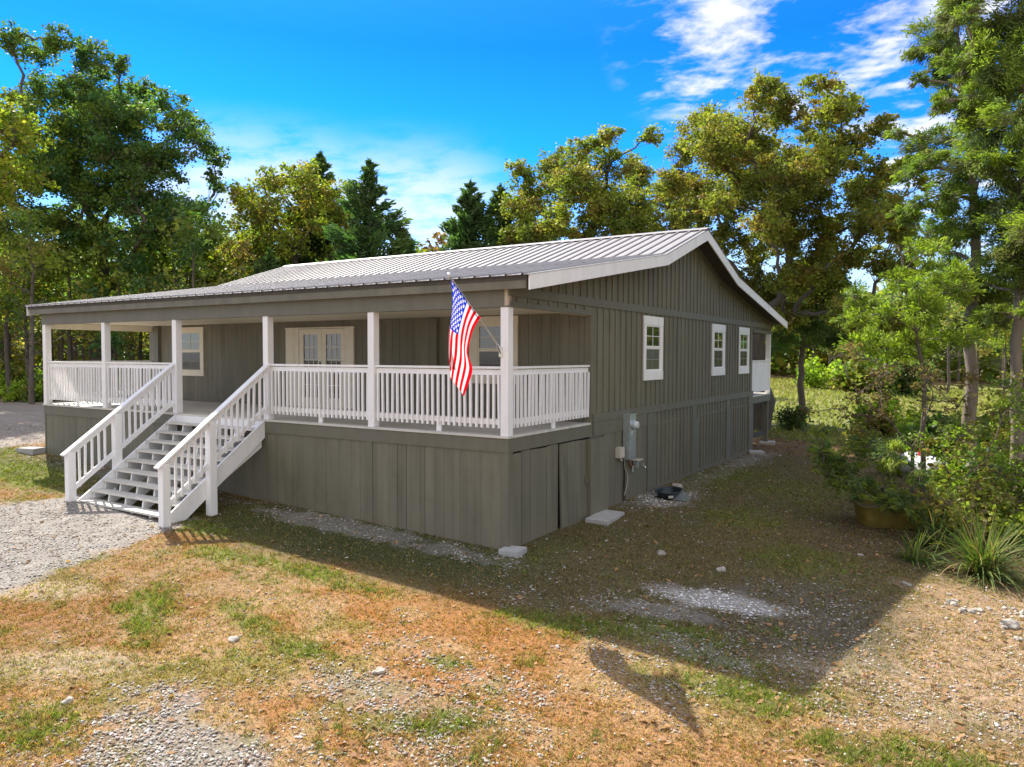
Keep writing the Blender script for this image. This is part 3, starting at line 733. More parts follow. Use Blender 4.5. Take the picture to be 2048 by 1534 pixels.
for i in range(NS + 1):
    for j in range(NF + 1): V.append(fpos(i / NS, j / NF))
F = []; fm = []
stars = []
for r in range(9):
    for c_ in range(6 if r % 2 == 0 else 5):
        stars.append(((r + 1) / 10 * 7 / 13, ((c_ + .5) if r % 2 == 0 else (c_ + 1)) / 6 * .40))
def instar(s, f):
    for a, b in stars:
        dx, dy = (s - a) * .91, (f - b) * 1.52; rr = math.hypot(dx, dy)
        if rr < .033:
            th = (math.atan2(dy, -dx) + 10 * PI) % (2 * PI / 5); th = abs(th - PI / 5)
            lim = .033 * math.cos(PI / 2.5) / math.cos((PI / 5 - th) * 1.0 + 0) if False else .0135 + .0195 * (th / (PI / 5)) ** 1.2
            if rr < lim: return True
    return False
for i in range(NS):
    for j in range(NF):
        a = i * (NF + 1) + j; F.append((a, a + 1, a + NF + 2, a + NF + 1))
        s, f = (i + .5) / NS, (j + .5) / NF
        if s < 7 / 13 and f < .40: fm.append(2 if instar(s, f) else 1)
        else: fm.append(0 if int(s * 13) % 2 == 0 else 2)
def fabric(name, col):
    m = bpy.data.materials.new(name); m.use_nodes = True; nt = m.node_tree; b = nt.nodes['Principled BSDF']
    b.inputs['Base Color'].default_value = (*col, 1); b.inputs['Roughness'].default_value = .8; b.inputs['Specular IOR Level'].default_value = .08
    tc = nt.nodes.new('ShaderNodeTexCoord'); n1 = nd(nt, 'ShaderNodeTexNoise', Scale=14.0, Detail=4.0); nt.links.new(tc.outputs['Object'], n1.inputs['Vector'])
    bp = nt.nodes.new('ShaderNodeBump'); bp.inputs['Strength'].default_value = .25; bp.inputs['Distance'].default_value = .02; nt.links.new(n1.outputs['Fac'], bp.inputs['Height']); nt.links.new(bp.outputs[0], b.inputs['Normal'])
    t = nt.nodes.new('ShaderNodeBsdfTranslucent'); t.inputs['Color'].default_value = (*[min(1, c * 1.1) for c in col], 1)
    ms = nt.nodes.new('ShaderNodeMixShader'); ms.inputs[0].default_value = .42
    nt.links.new(b.outputs[0], ms.inputs[1]); nt.links.new(t.outputs[0], ms.inputs[2]); nt.links.new(ms.outputs[0], nt.nodes['Material Output'].inputs['Surface'])
    return m
me = mesh_np('flag_cloth', V, F, None, [fabric('flag_red_nylon', (.62, .004, .012)), fabric('flag_blue_nylon', (.010, .045, .46)), fabric('flag_white_nylon', (.74, .70, .72))], True, fm)
link('flag_cloth', me, flag)

# ------------------------------------------------------------------ things on the side wall
mt = empty('electric_meter', (0.037, 4.28, .05)); tag(mt, 'tall galvanised electric meter box with round glass meter on the side wall', 'electric meter')
w = MB(); w.box(.0, .15, 0, .30, -.90, .0); w.box(-.0, .165, -.01, .31, .0005, .02); w.box(.1505, .158, .02, .28, -.88, -.36, .92); w.build('cabinet', M['galv'], mt)
w = MB(); pr = [(0, 0), (.095, 0), (.095, .03), (.085, .035)]; 
w.tube([(.150, .15, -.20), (.185, .15, -.20), (.188, .15, -.20)], [.098, .098, .08], 24); w.build('meter_socket', M['galv'], mt, smooth=True)
w = MB(); w.tube([(.188, .15, -.20), (.25, .15, -.20), (.268, .15, -.20), (.272, .15, -.20)], [.078, .076, .06, .01], 24); w.build('meter', mat('meter_glass_and_dial', (.55, .58, .6), .12, .15, 20, spec=.8), mt, smooth=True)
w = MB(); w.box(.1505, .162, .13, .17, -.42, -.33); w.build('seal_tab', M['chrome'], mt)
jb = empty('junction_box', (.017, 3.96, -.58)); tag(jb, 'small beige plastic utility box on the wall left of the meter', 'utility box')
w = MB(); w.box(0, .10, 0, .22, -.21, 0); w.box(.1005, .108, .01, .21, -.2, -.01); w.build('box_cover', M['plastic'], jb)
w = MB(); w.tube([(.05, .16, -.21), (.05, .17, -.27), (.03, .26, -.29)], .018, 8); w.build('conduit', M['plastic'], jb, smooth=True)
cb = empty('cable', (.03, 4.34, -.86)); tag(cb, 'thin cables hanging down the wall below the meter box', 'cable')
w = MB(); w.tube([(0, 0, .02), (.01, .0, -.3), (.0, -.02, -.7), (.0, .02, -1.06)], .011, 6, .5); w.tube([(0, .07, .0), (0, .06, -.5), (.0, .10, -1.06)], .009, 6, .4); w.build('black_cable', M['black'], cb)
w = MB(); w.tube([(.02, .03, .08), (.03, -.03, -.12), (.02, .05, -.22), (.02, .17, -.36), (.02, .16, -.50), (.01, .02, -.74)], .006, 6); w.build('white_wire', M['plastic'], cb, smooth=True)
sp = empty('water_spigot', (.018, 4.78, -.93)); tag(sp, 'capped pipe elbow with small flat shelf below the meter box', 'pipe')
w = MB(); w.tube([(.03, -.22, .09), (.04, -.20, -.05), (.05, -.08, -.13), (.05, .03, -.10), (.05, .12, -.06)], .026, 8); w.build('pipe_elbow', M['copper'], sp, smooth=True)
w = MB(); w.box(.0, .16, -.02, .26, .0, .014); w.build('shelf', M['plastic'], sp)
w = MB(); w.box(.02, .10, .02, .14, -.16, -.001); w.tube([(.07, -.10, -.10), (.07, -.10, -.22)], .02, 8); w.build('valve_body', M['galv'], sp)
hb = empty('hose_tap', (.018, 5.27, -1.10)); tag(hb, 'small brass hose tap on the lower wall right of the meter', 'tap')
w = MB(); w.tube([(0, 0, 0), (.09, 0, 0), (.11, 0, -.04)], .013, 8); w.tube([(.06, 0, 0), (.06, 0, .06)], .008, 6); w.build('tap_body', M['chrome'], hb, smooth=True)
w = MB(); w.lathe([(.0, .0), (.03, .002), (.032, .01), (0, .012)], (.06, 0, .06), 10); w.build('tap_wheel', M['chrome'], hb)

# ------------------------------------------------------------------ small things on the ground
def G(x, y): return float(gz(np.array([x]), np.array([y]))[0])
def block(name, label, cat, x, y, rz, sx, sy, sz, m, bury=.35, seed=0):
    rd = random.Random(seed); w = MB()
    n = 5; bev = .012
    pts = [(-sx/2 + bev, -sy/2), (sx/2 - bev, -sy/2), (sx/2, -sy/2 + bev), (sx/2, sy/2 - bev), (sx/2 - bev, sy/2), (-sx/2 + bev, sy/2), (-sx/2, sy/2 - bev), (-sx/2, -sy/2 + bev)]
    pts = [(a + rd.gauss(0, .004), b + rd.gauss(0, .004)) for a, b in pts]
    vs = [(a, b, 0) for a, b in pts] + [(a, b, sz - .012) for a, b in pts] + [(a * .96, b * .96, sz + rd.gauss(0, .003)) for a, b in pts]
    fs = [tuple(range(7, -1, -1))] + [(i, (i + 1) % 8, 8 + (i + 1) % 8, 8 + i) for i in range(8)] + [(8 + i, 8 + (i + 1) % 8, 16 + (i + 1) % 8, 16 + i) for i in range(8)] + [tuple(range(16, 24))]
    w.add(vs, fs); o = w.build(name, m); o.location = (x, y, G(x, y) - sz * bury); o.rotation_euler = (R(rd.uniform(-2, 2)), R(rd.uniform(-2, 2)), rz)
    tag(o, label, cat); return o
block('concrete_block', 'chipped white concrete footing block at the front corner of the house', 'concrete block', .11, -.02, .1, .34, .34, .12, M['concrete'], .3, 1)
block('concrete_slab', 'flat pale concrete paver beside the boxed corner of the side wall', 'paver', .33, 2.85, .08, .42, .95, .10, M['concrete'], .3, 2)
block('concrete_block', 'concrete pad under the rear porch leg', 'concrete block', -.02, 16.45, .2, .5, .5, .12, M['concrete'], .25, 3)
block('concrete_block', 'pale concrete pad beside the far end of the side wall', 'concrete block', .25, 13.9, .5, .45, .35, .10, M['concrete'], .25, 4)
block('concrete_block', 'grey stone block at the left end of the porch skirt', 'concrete block', -14.35, -.15, .1, .7, .35, .16, M['concrete'], .2, 5)

pan = empty('metal_pan', (.62, 5.38, G(.62, 5.38) + .01), .9); pan.rotation_euler = (R(4), R(-5), .5); tag(pan, 'round dark metal pan lying on gravel beside the side wall', 'pan')
w = MB(); w.lathe([(0, .0), (.21, .0), (.235, .03), (.26, .15), (.285, .165), (.29, .155), (.25, .15), (.225, .035), (.20, .012), (0, .012)], n=32); w.build('bowl', M['pan'], pan, smooth=True)
w = MB(); w.tube([(-.28, -.06, .15), (-.31, -.05, .21), (-.31, .05, .21), (-.28, .06, .15)], .01, 6); w.build('handle', M['pan'], pan)
w = MB(); w.box(-.05, .05, -.268, -.262, .05, .10); w.build('paper_label', M['plastic'], pan)
cv = MB(); cv.prism([(-.13, 0), (.13, 0), (.05, .15), (-.02, .16)], 'y', -.1, .12); o = cv.build('metal_wedge', M['galv']); o.location = (.93, 5.30, G(.93, 5.3)); o.rotation_euler = (0, R(8), 1.2)
tag(o, 'bent grey sheet metal scrap leaning against the dark pan', 'scrap metal')

tub = empty('yellow_tub', (4.80, 5.95, G(4.80, 5.95) - .03), R(24)); tag(tub, 'long faded yellow plastic tub under the cedar bush', 'tub')
w = MB()
def rr(sx, sy, z, r=.16, n=6):
    out = []
    for cx, cy, a0 in ((sx - r, sy - r, 0), (-sx + r, sy - r, 90), (-sx + r, -sy + r, 180), (sx - r, -sy + r, 270)):
        for k in range(n + 1): a = R(a0 + 90 * k / n); out.append((cx + r * math.cos(a), cy + r * math.sin(a), z))
    return out
tub.scale = (1.25, 1.15, 1.1)
rings = [rr(.40, .26, .0), rr(.46, .31, .04), rr(.50, .34, .36), rr(.53, .37, .37), rr(.53, .37, .40), rr(.50, .34, .40), rr(.47, .32, .30), rr(.42, .28, .05)]
m_ = len(rings[0]); vs = [p for r_ in rings for p in r_]
fs = [(i * m_ + k, i * m_ + (k + 1) % m_, (i + 1) * m_ + (k + 1) % m_, (i + 1) * m_ + k) for i in range(len(rings) - 1) for k in range(m_)] + [tuple(range(m_ - 1, -1, -1)), tuple(range(7 * m_, 8 * m_))]
w.add(vs, fs); w.build('tub_shell', M['yellow'], tub, smooth=True)
w = MB(); w.add(rr(.455, .305, .30), [tuple(range(m_))]); w.build('soil', M['soffit'], tub)

tank = empty('propane_tank', (4.95, 12.0, G(4.95, 12.0) - .1), R(-58)); tank.scale = (.85, .85, .85); tag(tank, 'white propane tank with a red domed lid behind the bushes', 'propane tank')
w = MB(); prof = []
pts = []; rad = []
for k in range(9): a = PI / 2 * k / 8; pts.append((-.75 - .32 * math.cos(a), 0, .58)); rad.append(max(.38 * math.sin(a), .005))
for k in range(9): a = PI / 2 * (1 - k / 8); pts.append((.75 + .32 * math.cos(a), 0, .58)); rad.append(max(.38 * math.sin(a), .005))
w.tube(pts, rad, 28); w.build('tank_shell', M['tank'], tank, smooth=True)
w = MB(); w.lathe([(.17, .93), (.17, 1.06), (.14, 1.13), (.06, 1.16), (0, 1.165)], n=20); w.build('dome_lid', M['red'], tank, smooth=True)
for sx in (-.6, .6):
    w = MB(); w.box(sx - .04, sx + .04, -.3, .3, -.05, .3); w.build('foot', M['galv'], tank)

# individual rocks big enough to tell apart
rp = [(2.0, 1.35, .09, 'pale fist sized rock on the shaded side lawn'), (3.0, 1.15, .08, 'grey rock on the shaded lawn near the gravel patch'), (-.78, -4.45, .07, 'dark rounded rock among green tufts in the front lawn'),
      (4.6, 3.3, .05, 'round pale rock on leaf litter below the yellow tub'), (5.35, 2.2, .06, 'pale rock at the edge of the house shadow'), (1.05, -4.1, .07, 'tan rock in the dry front lawn'),
      (6.55, 1.25, .13, 'largest rock of the rubble strip below the strappy plant'), (-.95, -6.15, .06, 'dark small rock at the edge of the gravel near the camera'), (.35, 6.6, .14, 'rough pale rock against the side wall')]
def rock(x, y, s, label, seed, group=None):
    rd = np.random.default_rng(seed)
    import bmesh
    bm = bmesh.new(); bmesh.ops.create_icosphere(bm, subdivisions=2, radius=1)
    for v in bm.verts:
        k = 1 + .22 * math.sin(v.co.x * 3.1 + seed) + .18 * math.sin(v.co.y * 4.3 + seed * 2) + rd.normal(0, .06)
        v.co = Vector((v.co.x * k * s, v.co.y * k * s * .75, v.co.z * k * s * .5))
    me = bpy.data.meshes.new('rock'); bm.to_mesh(me); bm.free(); me.materials.append(M['rockm'])
    a = me.color_attributes.new('tint', 'FLOAT_COLOR', 'POINT'); tv = .8 + .4 * rd.random()
    a.data.foreach_set('color', np.tile([tv, tv, tv, 1], len(me.vertices)).astype(np.float32))
    o = link('rock', me, None, (x, y, G(x, y) + s * .18)); o.rotation_euler = (rd.normal(0, .2), rd.normal(0, .2), rd.random() * 6)
    tag(o, label, 'rock', group)
for i, (x, y, s, l) in enumerate(rp): rock(x, y, s, l, i + 1)
for i in range(42):
    t = rng.random(); x = 5.75 + 1.9 * rng.random(); y = 1.75 - .55 * (x - 5.75) * .6 + rng.normal(0, .35)
    rock(x, y, .035 + .05 * rng.random() ** 2, 'pale rubble stone in the strip below the strappy plant', 40 + i, 'rubble stones below the strappy plant')
# ------------------------------------------------------------------ trees
COV = 1.75
class TubeNet:
    def __init__(s): s.V = []; s.F = []; s.n = 0
    def add(s, pts, rad, k=5):
        pts = np.asarray(pts, float); rad = np.asarray(rad, float); m = len(pts)
        d = np.gradient(pts, axis=0); d /= np.linalg.norm(d, axis=1)[:, None] + 1e-9
        ref = np.where(np.abs(d[:, 2:3]) < .9, np.array([[0, 0, 1.]]), np.array([[1., 0, 0]]))
        if abs(d[0, 2]) > .6: ref = np.tile([[1., .1, 0]], (m, 1))
        a = np.cross(d, ref); a /= np.linalg.norm(a, axis=1)[:, None] + 1e-9; b = np.cross(d, a)
        t = np.arange(k) * 2 * PI / k
        ring = pts[:, None] + (a[:, None] * np.cos(t)[None, :, None] + b[:, None] * np.sin(t)[None, :, None]) * rad[:, None, None]
        s.V.append(ring.reshape(-1, 3))
        i = np.arange(m - 1)[:, None] * k; j = np.arange(k)[None]; jn = (j + 1) % k
        s.F.append(np.stack([i + j, i + jn, i + k + jn, i + k + j], -1).reshape(-1, 4) + s.n); s.n += m * k
    def mesh(s, name, m):
        V = np.concatenate(s.V); return mesh_np(name, V, np.concatenate(s.F), np.ones((len(V), 3)), [m], True)

def bez(p0, p1, p2, p3, n):
    t = np.linspace(0, 1, n)[:, None]
    return (1 - t) ** 3 * p0 + 3 * (1 - t) ** 2 * t * p1 + 3 * (1 - t) * t * t * p2 + t ** 3 * p3

def leaves(P, size, col, rd, aspect=.62, droop=0.0, dirs=None):
    """one bent rhombus per leaf"""
    n = len(P); th = rd.random(n) * 2 * PI; el = rd.normal(0, .55, n) - droop
    a = np.stack([np.cos(th) * np.cos(el), np.sin(th) * np.cos(el), np.sin(el)], 1)
    if dirs is not None: a = dirs + a * .55; a /= np.linalg.norm(a, axis=1)[:, None] + 1e-9
    r = rd.normal(0, 1, (n, 3)); b = np.cross(a, r); b /= np.linalg.norm(b, axis=1)[:, None] + 1e-9
    s = size * (.45 + 1.1 * rd.random(n))[:, None]
    V = np.stack([P - a * s * .5, P + b * s * aspect * .5, P + a * s * .5, P - b * s * aspect * .5], 1).reshape(-1, 3)
    F = np.arange(4 * n).reshape(-1, 4)
    return V, F, np.repeat(col, 4, 0)

def pal(cols, rd, n, cl=None, var=.35):
    """leaf colours: each cluster leans to one palette entry"""
    cols = np.array(cols); w = rd.integers(0, len(cols), n) if cl is None else cl
    c = cols[w] * (1 - var + 2 * var * rd.random((n, 1)) ** 1.2) ; return c

OAKG = [(.14,.20,.035),(.17,.22,.035),(.21,.235,.04),(.115,.17,.035),(.22,.22,.045),(.23,.18,.05),(.16,.20,.045)]
OAKB = [(.075,.15,.05),(.095,.17,.05),(.065,.13,.045),(.12,.19,.05),(.14,.155,.055)]
YELG = [(.31,.35,.035),(.25,.31,.035),(.35,.32,.045),(.18,.25,.035)]
YELB = [(.27,.23,.05),(.20,.23,.045),(.16,.21,.04),(.30,.25,.05)]
CEDG = [(.07,.13,.04),(.09,.15,.045),(.11,.165,.05),(.07,.11,.04)]
CEDY = [(.20,.26,.04),(.16,.22,.04),(.12,.16,.06),(.17,.17,.08),(.24,.29,.04)]
BRT = [(.27,.36,.03),(.22,.31,.03),(.31,.37,.04),(.16,.24,.03)]
BRN = [(0.169, 0.111, 0.065), (0.13, 0.091, 0.058), (0.195, 0.156, 0.065), (0.104, 0.104, 0.039)]

def lobed_tree(name, label, cat, pos, rz, lobes, trunk_r, fork, leaf, pcols, bark, seed, cover=2.6, depth=.8, kind='leaf', group=None, topfork=None, lean=(0, 0), nsub=26, fill=True, twigs=True, flat=1.0, leader=False):
    rd = np.random.default_rng(seed)
    root = empty(name, pos, rz); tag(root, label, cat, group)
    net = TubeNet(); base = np.array([0, 0, -.6]); fk = np.array([lean[0], lean[1], fork])
    tp = bez(base, base + [0, 0, fork * .4], fk - [0, 0, fork * .3], fk, 9)
    tp[1:-1, :2] += rd.normal(0, trunk_r * .25, (7, 2))
    tr = trunk_r * np.linspace(1.12, .78, 9); tr[0] *= 1.35; tr[1] *= 1.08
    net.add(tp, tr, 10)
    if leader:
        top = max(l[1] for l in lobes) * .97; am = sum(l[0] for l in lobes if l[1] > top * .7) / max(1, len([1 for l in lobes if l[1] > top * .7]))
        ld = bez(fk, fk + [0, 0, (top - fork) * .4], np.array([am * .8, 0, top * .8]), np.array([am, 0, top]), 12)
        ld[1:-1, :2] += rd.normal(0, trunk_r * .2, (10, 2)); net.add(ld, np.linspace(trunk_r * .78, .02, 12), 8)
        spine = np.concatenate([tp, ld]); srad = np.concatenate([tr, np.linspace(trunk_r * .78, .02, 12)])
    Ps, Cs, Ds = [], [], []
    zmax = max(l[1] for l in lobes)
    # main limbs lead from the fork to groups of lobes
    L3 = []
    for (a, h, r) in lobes:
        L3.append((np.array([a, rd.normal(0, depth * .5), h]), r))
        if fill: L3.append((np.array([a * .92 + rd.normal(0, .2), rd.choice([-1, 1]) * (depth * (.8 + .8 * rd.random())), h - .1 * r - r * .3 * rd.random()]), r * (.8 + .2 * rd.random())))
    # branches: every lobe hangs on the nearest lobe closer to the fork, thickness follows what it carries
    order = sorted(range(len(L3)), key=lambda i: np.linalg.norm(L3[i][0] - fk))
    pos = [fk] + [L3[i][0] for i in order]; par = [-1]; df = [0.]
    if leader: sp_ = spine[2:]
    for j in range(1, len(pos)):
        if leader:
            hz = np.hypot(pos[j][0], pos[j][1]); zs = max(.8, pos[j][2] - .3 * hz); kk = int(np.argmin(np.abs(sp_[:, 2] - zs)))
            best, bi = np.linalg.norm(pos[j] - sp_[kk]), -2 - kk
            for i in range(1, j):
                dd_ = np.linalg.norm(pos[j] - pos[i])
                if np.hypot(pos[i][0], pos[i][1]) < hz and dd_ < best * .6: best, bi = dd_, i
            par.append(bi); df.append(0)
        else:
            cs = [np.linalg.norm(pos[j] - pos[i]) * (1.0 + (.9 if pos[i][2] > pos[j][2] + .3 else 0)) + .30 * df[i] for i in range(j)]
            bi = int(np.argmin(cs)); par.append(bi); df.append(df[bi] + np.linalg.norm(pos[j] - pos[bi]))
    load = np.ones(len(pos))
    for j in range(len(pos) - 1, 0, -1):
        if par[j] > 0: load[par[j]] += load[j]
    tot = max(sum(load[j] for j in range(1, len(pos)) if par[j] <= 0), 1); r0 = trunk_r * .74
    for j in range(1, len(pos)):
        c, r = L3[order[j - 1]]
        st = pos[par[j]] if par[j] >= 0 else sp_[-par[j] - 2]
        rs = max(.012, r0 * (load[j] / tot) ** .5) if not leader else max(.010, trunk_r * .22 * load[j] ** .4)
        re_ = max(.008, rs * .62); ln = np.linalg.norm(c - st)
        sag = rd.normal(0, .10, 3) * ln
        cw = bez(st, st + (c - st) * .33 + sag + [0, 0, .10 * ln], c - (c - st) * .3 - sag * .6, c, 8)
        cw[1:-1] += rd.normal(0, .022 * ln, (6, 3)); net.add(cw, np.linspace(rs, re_, 8), 6)
        n = int(cover * COV * r * r * 3.14 / (leaf * leaf * .55) * (1.0 if kind == 'leaf' else 1.9))
        ns = max(6, int(nsub * (.7 + r * .6)))
        dirs = rd.normal(0, 1, (ns, 3)); dirs /= np.linalg.norm(dirs, axis=1)[:, None]
        cen = c + dirs * (r * (.30 + .72 * rd.random((ns, 1)))) * np.array([1, 1, .8 * flat])
        if twigs:
            for q in range(0, ns, 2):
                s0 = cw[rd.integers(4, 8)]; net.add(bez(s0, s0 + (cen[q] - s0) * .3 + [0, 0, .05], cen[q] - (cen[q] - s0) * .2, cen[q], 4), np.linspace(max(.007, re_ * .4), .004, 4), 3)
        pw = rd.random(ns) ** .7 + .15; wk = rd.choice(ns, n, p=pw / pw.sum()); sg = (.10 + .09 * rd.random(ns))[wk][:, None] * r
        P = cen[wk] + rd.normal(0, 1, (n, 3)) * sg * np.array([1, 1, .75])
        clc = rd.integers(0, len(pcols), ns)
        Ps.append(P); Cs.append(pal(pcols, rd, n, clc[wk], .3) * (.82 + .36 * rd.random()))
        dd = cen[wk] - c; dd /= np.linalg.norm(dd, axis=1)[:, None] + 1e-9; Ds.append(dd)
    link('trunk', net.mesh('trunk', bark), root)
    P = np.concatenate(Ps); Cc = np.concatenate(Cs); Dd = np.concatenate(Ds)
    if kind == 'leaf': V, F, CC = leaves(P, leaf, Cc, rd, .72, .2)
    else: V, F, CC = leaves(P, leaf * 1.6, Cc, rd, .24, -.15 if kind == 'up' else .25, Dd)
    link('crown', mesh_np('crown', V, F, CC, [M['leaf'] if kind == 'leaf' else M['needle']]), root)
    return root

YAW = R(32.25)
CG = 1.0
T = {
'oakL':((-35.54,13.56,-1.00),[(-3.1,18.8,1.1),(-1.5,19.1,1.1),(0.3,18.2,1.3),(1.4,18.1,0.8),(-2.9,17.0,1.7),(-0.8,16.7,1.7),(1.1,16.1,1.5),(3.8,16.1,1.2),(2.4,14.7,1.5),(4.5,14.9,1.3),(5.9,13.8,0.9),(-2.1,14.6,2.0),(0.1,13.8,1.8),(2.7,12.9,1.7),(4.9,12.5,1.4),(6.1,12.2,0.6),(-3.5,13.2,1.8),(-1.5,11.8,1.8),(1.0,11.2,1.7),(3.5,10.7,1.5),(5.3,10.1,1.3),(-4.1,11.0,1.5),(2.4,9.0,1.1),(-2.4,9.6,1.4),(-0.1,9.0,1.3),(6.0,8.9,1.0),(4.3,8.7,1.0)]),
'oakR':((-1.40,20.89,-1.90),[(-0.2,13.1,0.8),(0.8,12.8,0.7),(2.0,12.4,0.9),(3.1,12.6,0.6),(-2.4,12.3,1.0),(-1.4,12.5,0.8),(-2.6,11.0,1.1),(-0.8,11.6,1.2),(0.8,11.2,1.2),(2.4,11.0,1.0),(3.4,11.4,0.5),(-3.6,10.0,0.9),(-2.0,9.6,1.2),(0.0,9.6,1.3),(1.8,9.5,1.0),(3.8,10.8,0.6),(4.2,10.0,0.8),(5.2,10.4,0.6),(5.4,9.4,0.4),(-3.2,8.6,0.8),(2.6,8.6,1.0),(4.0,8.6,0.9),(5.0,8.0,0.7),(5.8,7.6,0.5),(1.6,10.4,1.0),(1.0,8.6,1.0),(-0.8,9.8,0.9),(3.4,9.4,0.8),(-1.8,10.8,0.8),(2.8,11.6,0.8),(0.2,12.4,0.8),(1.6,6.2,0.8),(2.8,7.8,0.8),(-2.0,7.4,0.8),(-2.8,7.6,0.7),(5.6,8.6,0.6),(4.6,9.0,0.7),(6.0,7.8,0.4),(-1.2,8.0,0.9),(0.8,7.8,1.0),(3.6,7.2,1.0),(2.4,7.0,1.0),(1.2,6.2,0.9),(3.2,5.8,1.0),(-0.4,6.2,0.7),(4.4,6.6,0.8),(2.0,5.0,0.8),(0.8,4.6,0.7),(3.6,4.6,0.8)]),
'oakM':((-10.93,24.35,-1.90),[(-3.3,12.8,0.7),(-2.8,11.8,1.1),(-1.5,13.1,1.1),(-0.3,13.6,0.9),(0.6,13.6,0.7),(1.0,12.4,1.1),(2.9,13.6,0.7),(3.0,12.6,0.9),(-1.0,11.5,1.4),(-3.3,10.3,1.1),(-1.8,9.8,1.3),(0.8,10.5,1.4),(2.5,11.0,1.3),(3.8,11.0,1.0),(-2.8,9.0,1.0),(0.0,9.0,1.3),(2.0,9.0,1.3),(4.0,9.5,1.1),(-3.8,9.0,0.8)]),
'yel':((-28.52,21.53,-1.10),[(-3.0,11.7,1.2),(-1.2,12.6,1.3),(0.6,12.7,1.2),(2.4,11.7,1.2),(-1.8,10.8,1.6),(0.6,10.8,1.6),(2.1,9.9,1.2),(-3.6,10.2,0.9),(-0.3,8.7,1.5),(-2.7,8.7,1.2),(-3.9,8.7,0.9),(2.4,8.1,1.2)]),
'yel2':((-32.27,6.15,-1.10),[(1.4,12.6,1.1),(2.3,13.0,0.9),(2.6,11.7,0.8),(1.4,10.8,1.1),(1.1,14.2,0.6),(0.0,11.7,1.4),(-0.5,13.5,1.1),(2.3,10.1,0.8),(0.2,9.9,1.1)]),
'lawn':((-0.63,24.93,-1.90),[(-0.1,4.7,1.1),(-0.9,5.2,1.0),(1.3,5.0,1.1),(2.1,5.6,1.1),(0.4,5.8,1.0),(1.0,3.9,0.8),(-0.9,3.9,0.7),(0.8,6.5,0.8),(3.0,5.0,0.8)]),
'cedA':((5.95,12.28,-1.90),[(-0.6,11.7,0.8),(-0.9,10.9,0.4),(-0.6,10.3,0.6),(0.2,10.8,0.8),(-1.2,10.2,0.3),(-0.9,9.3,0.4),(-0.2,9.1,0.8),(-1.3,9.1,0.3),(-1.1,8.1,0.4),(-0.3,7.8,0.7),(-1.3,7.9,0.3),(-0.9,7.1,0.5),(-0.1,6.7,0.8),(-1.4,7.0,0.3),(-0.8,6.2,0.6),(0.1,5.6,0.8),(-0.6,5.1,0.5),(-0.2,12.8,0.9)]),
'cedB':((6.85,11.31,-1.90),[(-0.1,11.0,0.8),(-0.6,9.7,0.8),(-0.3,8.5,0.8),(-0.4,7.4,0.8),(-0.3,6.2,0.8),(-0.2,5.2,0.7),(-0.2,4.0,0.5),(0.5,10.3,0.9),(0.6,8.5,0.9),(0.6,6.8,0.9),(0.5,5.0,0.8),(0.1,12.1,0.8),(-0.6,4.2,0.3)]),
'young':((5.13,8.46,-1.85),[(-0.6,4.7,0.4),(0.0,4.9,0.4),(-1.2,4.1,0.4),(-0.5,4.1,0.5),(0.1,4.2,0.5),(0.5,4.6,0.4),(-1.6,3.9,0.3),(-1.0,3.4,0.5),(-0.2,3.4,0.5),(0.4,3.5,0.4),(-1.4,4.4,0.3),(-0.2,5.4,0.3)]),
'brown':((5.03,7.21,-1.85),[(-1.3,3.2,0.3),(-0.7,2.8,0.4),(-0.1,2.6,0.4),(-1.1,2.3,0.3),(0.3,2.8,0.3),(-1.4,2.0,0.2),(-0.5,1.9,0.3),(0.5,2.2,0.3),(0.9,2.7,0.3)]),
'dark':((4.66,5.56,-1.82),[(-0.6,1.1,0.5),(-0.2,1.4,0.4),(-1.0,1.3,0.3),(-0.1,0.7,0.4),(-0.6,0.7,0.3),(-1.2,1.7,0.2),(0.3,1.1,0.3),(-0.4,0.6,0.3),(0.2,0.5,0.3),(-1.0,0.9,0.2)]),
'leafy':((5.65,7.00,-1.85),[(-0.3,1.4,0.4),(0.3,1.7,0.4),(1.0,2.1,0.5),(1.4,2.6,0.4),(0.0,0.7,0.5),(0.6,1.0,0.5),(1.3,1.3,0.5),(0.9,0.3,0.4),(1.4,0.3,0.4)]),

}
def hero(key, name, label, cat, *a, **k):
    (p, lb) = T[key]; return lobed_tree(name, label, cat, p, YAW, lb, *a, **k)
hero('oakL', 'oak_tree', 'tallest dark green oak with a thick trunk behind the left end of the porch roof', 'tree', .52, 5.5, .15, OAKB + OAKG[:2], M['bark'], 11, cover=2.6, depth=2.4)
OAKA = [(.18,.215,.035),(.215,.24,.04),(.15,.19,.035),(.25,.245,.045),(.24,.19,.05),(.14,.175,.04)]
hero('oakR', 'oak_tree', 'broad autumn oak with spreading limbs behind the peak of the gable', 'tree', .42, 4.2, .108, OAKA, M['bark'], 12, cover=3.2, depth=2.4, nsub=34)
hero('oakM', 'oak_tree', 'lower autumn oak left of the roof peak behind the ridge', 'tree', .40, 5.0, .125, OAKA, M['bark'], 13, cover=3.0, depth=2.0)
hero('yel', 'maple_tree', 'loose yellow green tree behind the left end of the roof ridge', 'tree', .28, 4.5, .17, YELB + YELG[:2], M['bark'], 14, cover=1.8, depth=1.8)
hero('yel2', 'maple_tree', 'bright yellow green tree at the far left edge beside the tall oak', 'tree', .26, 5.0, .15, YELG, M['bark'], 15, cover=1.3, depth=1.2)
hero('lawn', 'juniper_tree', 'small dark juniper with a bare lower trunk at the edge of the meadow', 'tree', .15, 3.2, .10, CEDG + CEDY[2:3], M['bark_dark'], 16, cover=1.4, depth=1.0, kind='needle', leader=True)
hero('cedA', 'cedar_tree', 'tall ragged cedar, left of the two with pale trunks at the right edge', 'tree', .16, 4.6, .06, CEDY, M['bark_cedar'], 17, cover=2.0, depth=1.0, kind='needle', leader=True)
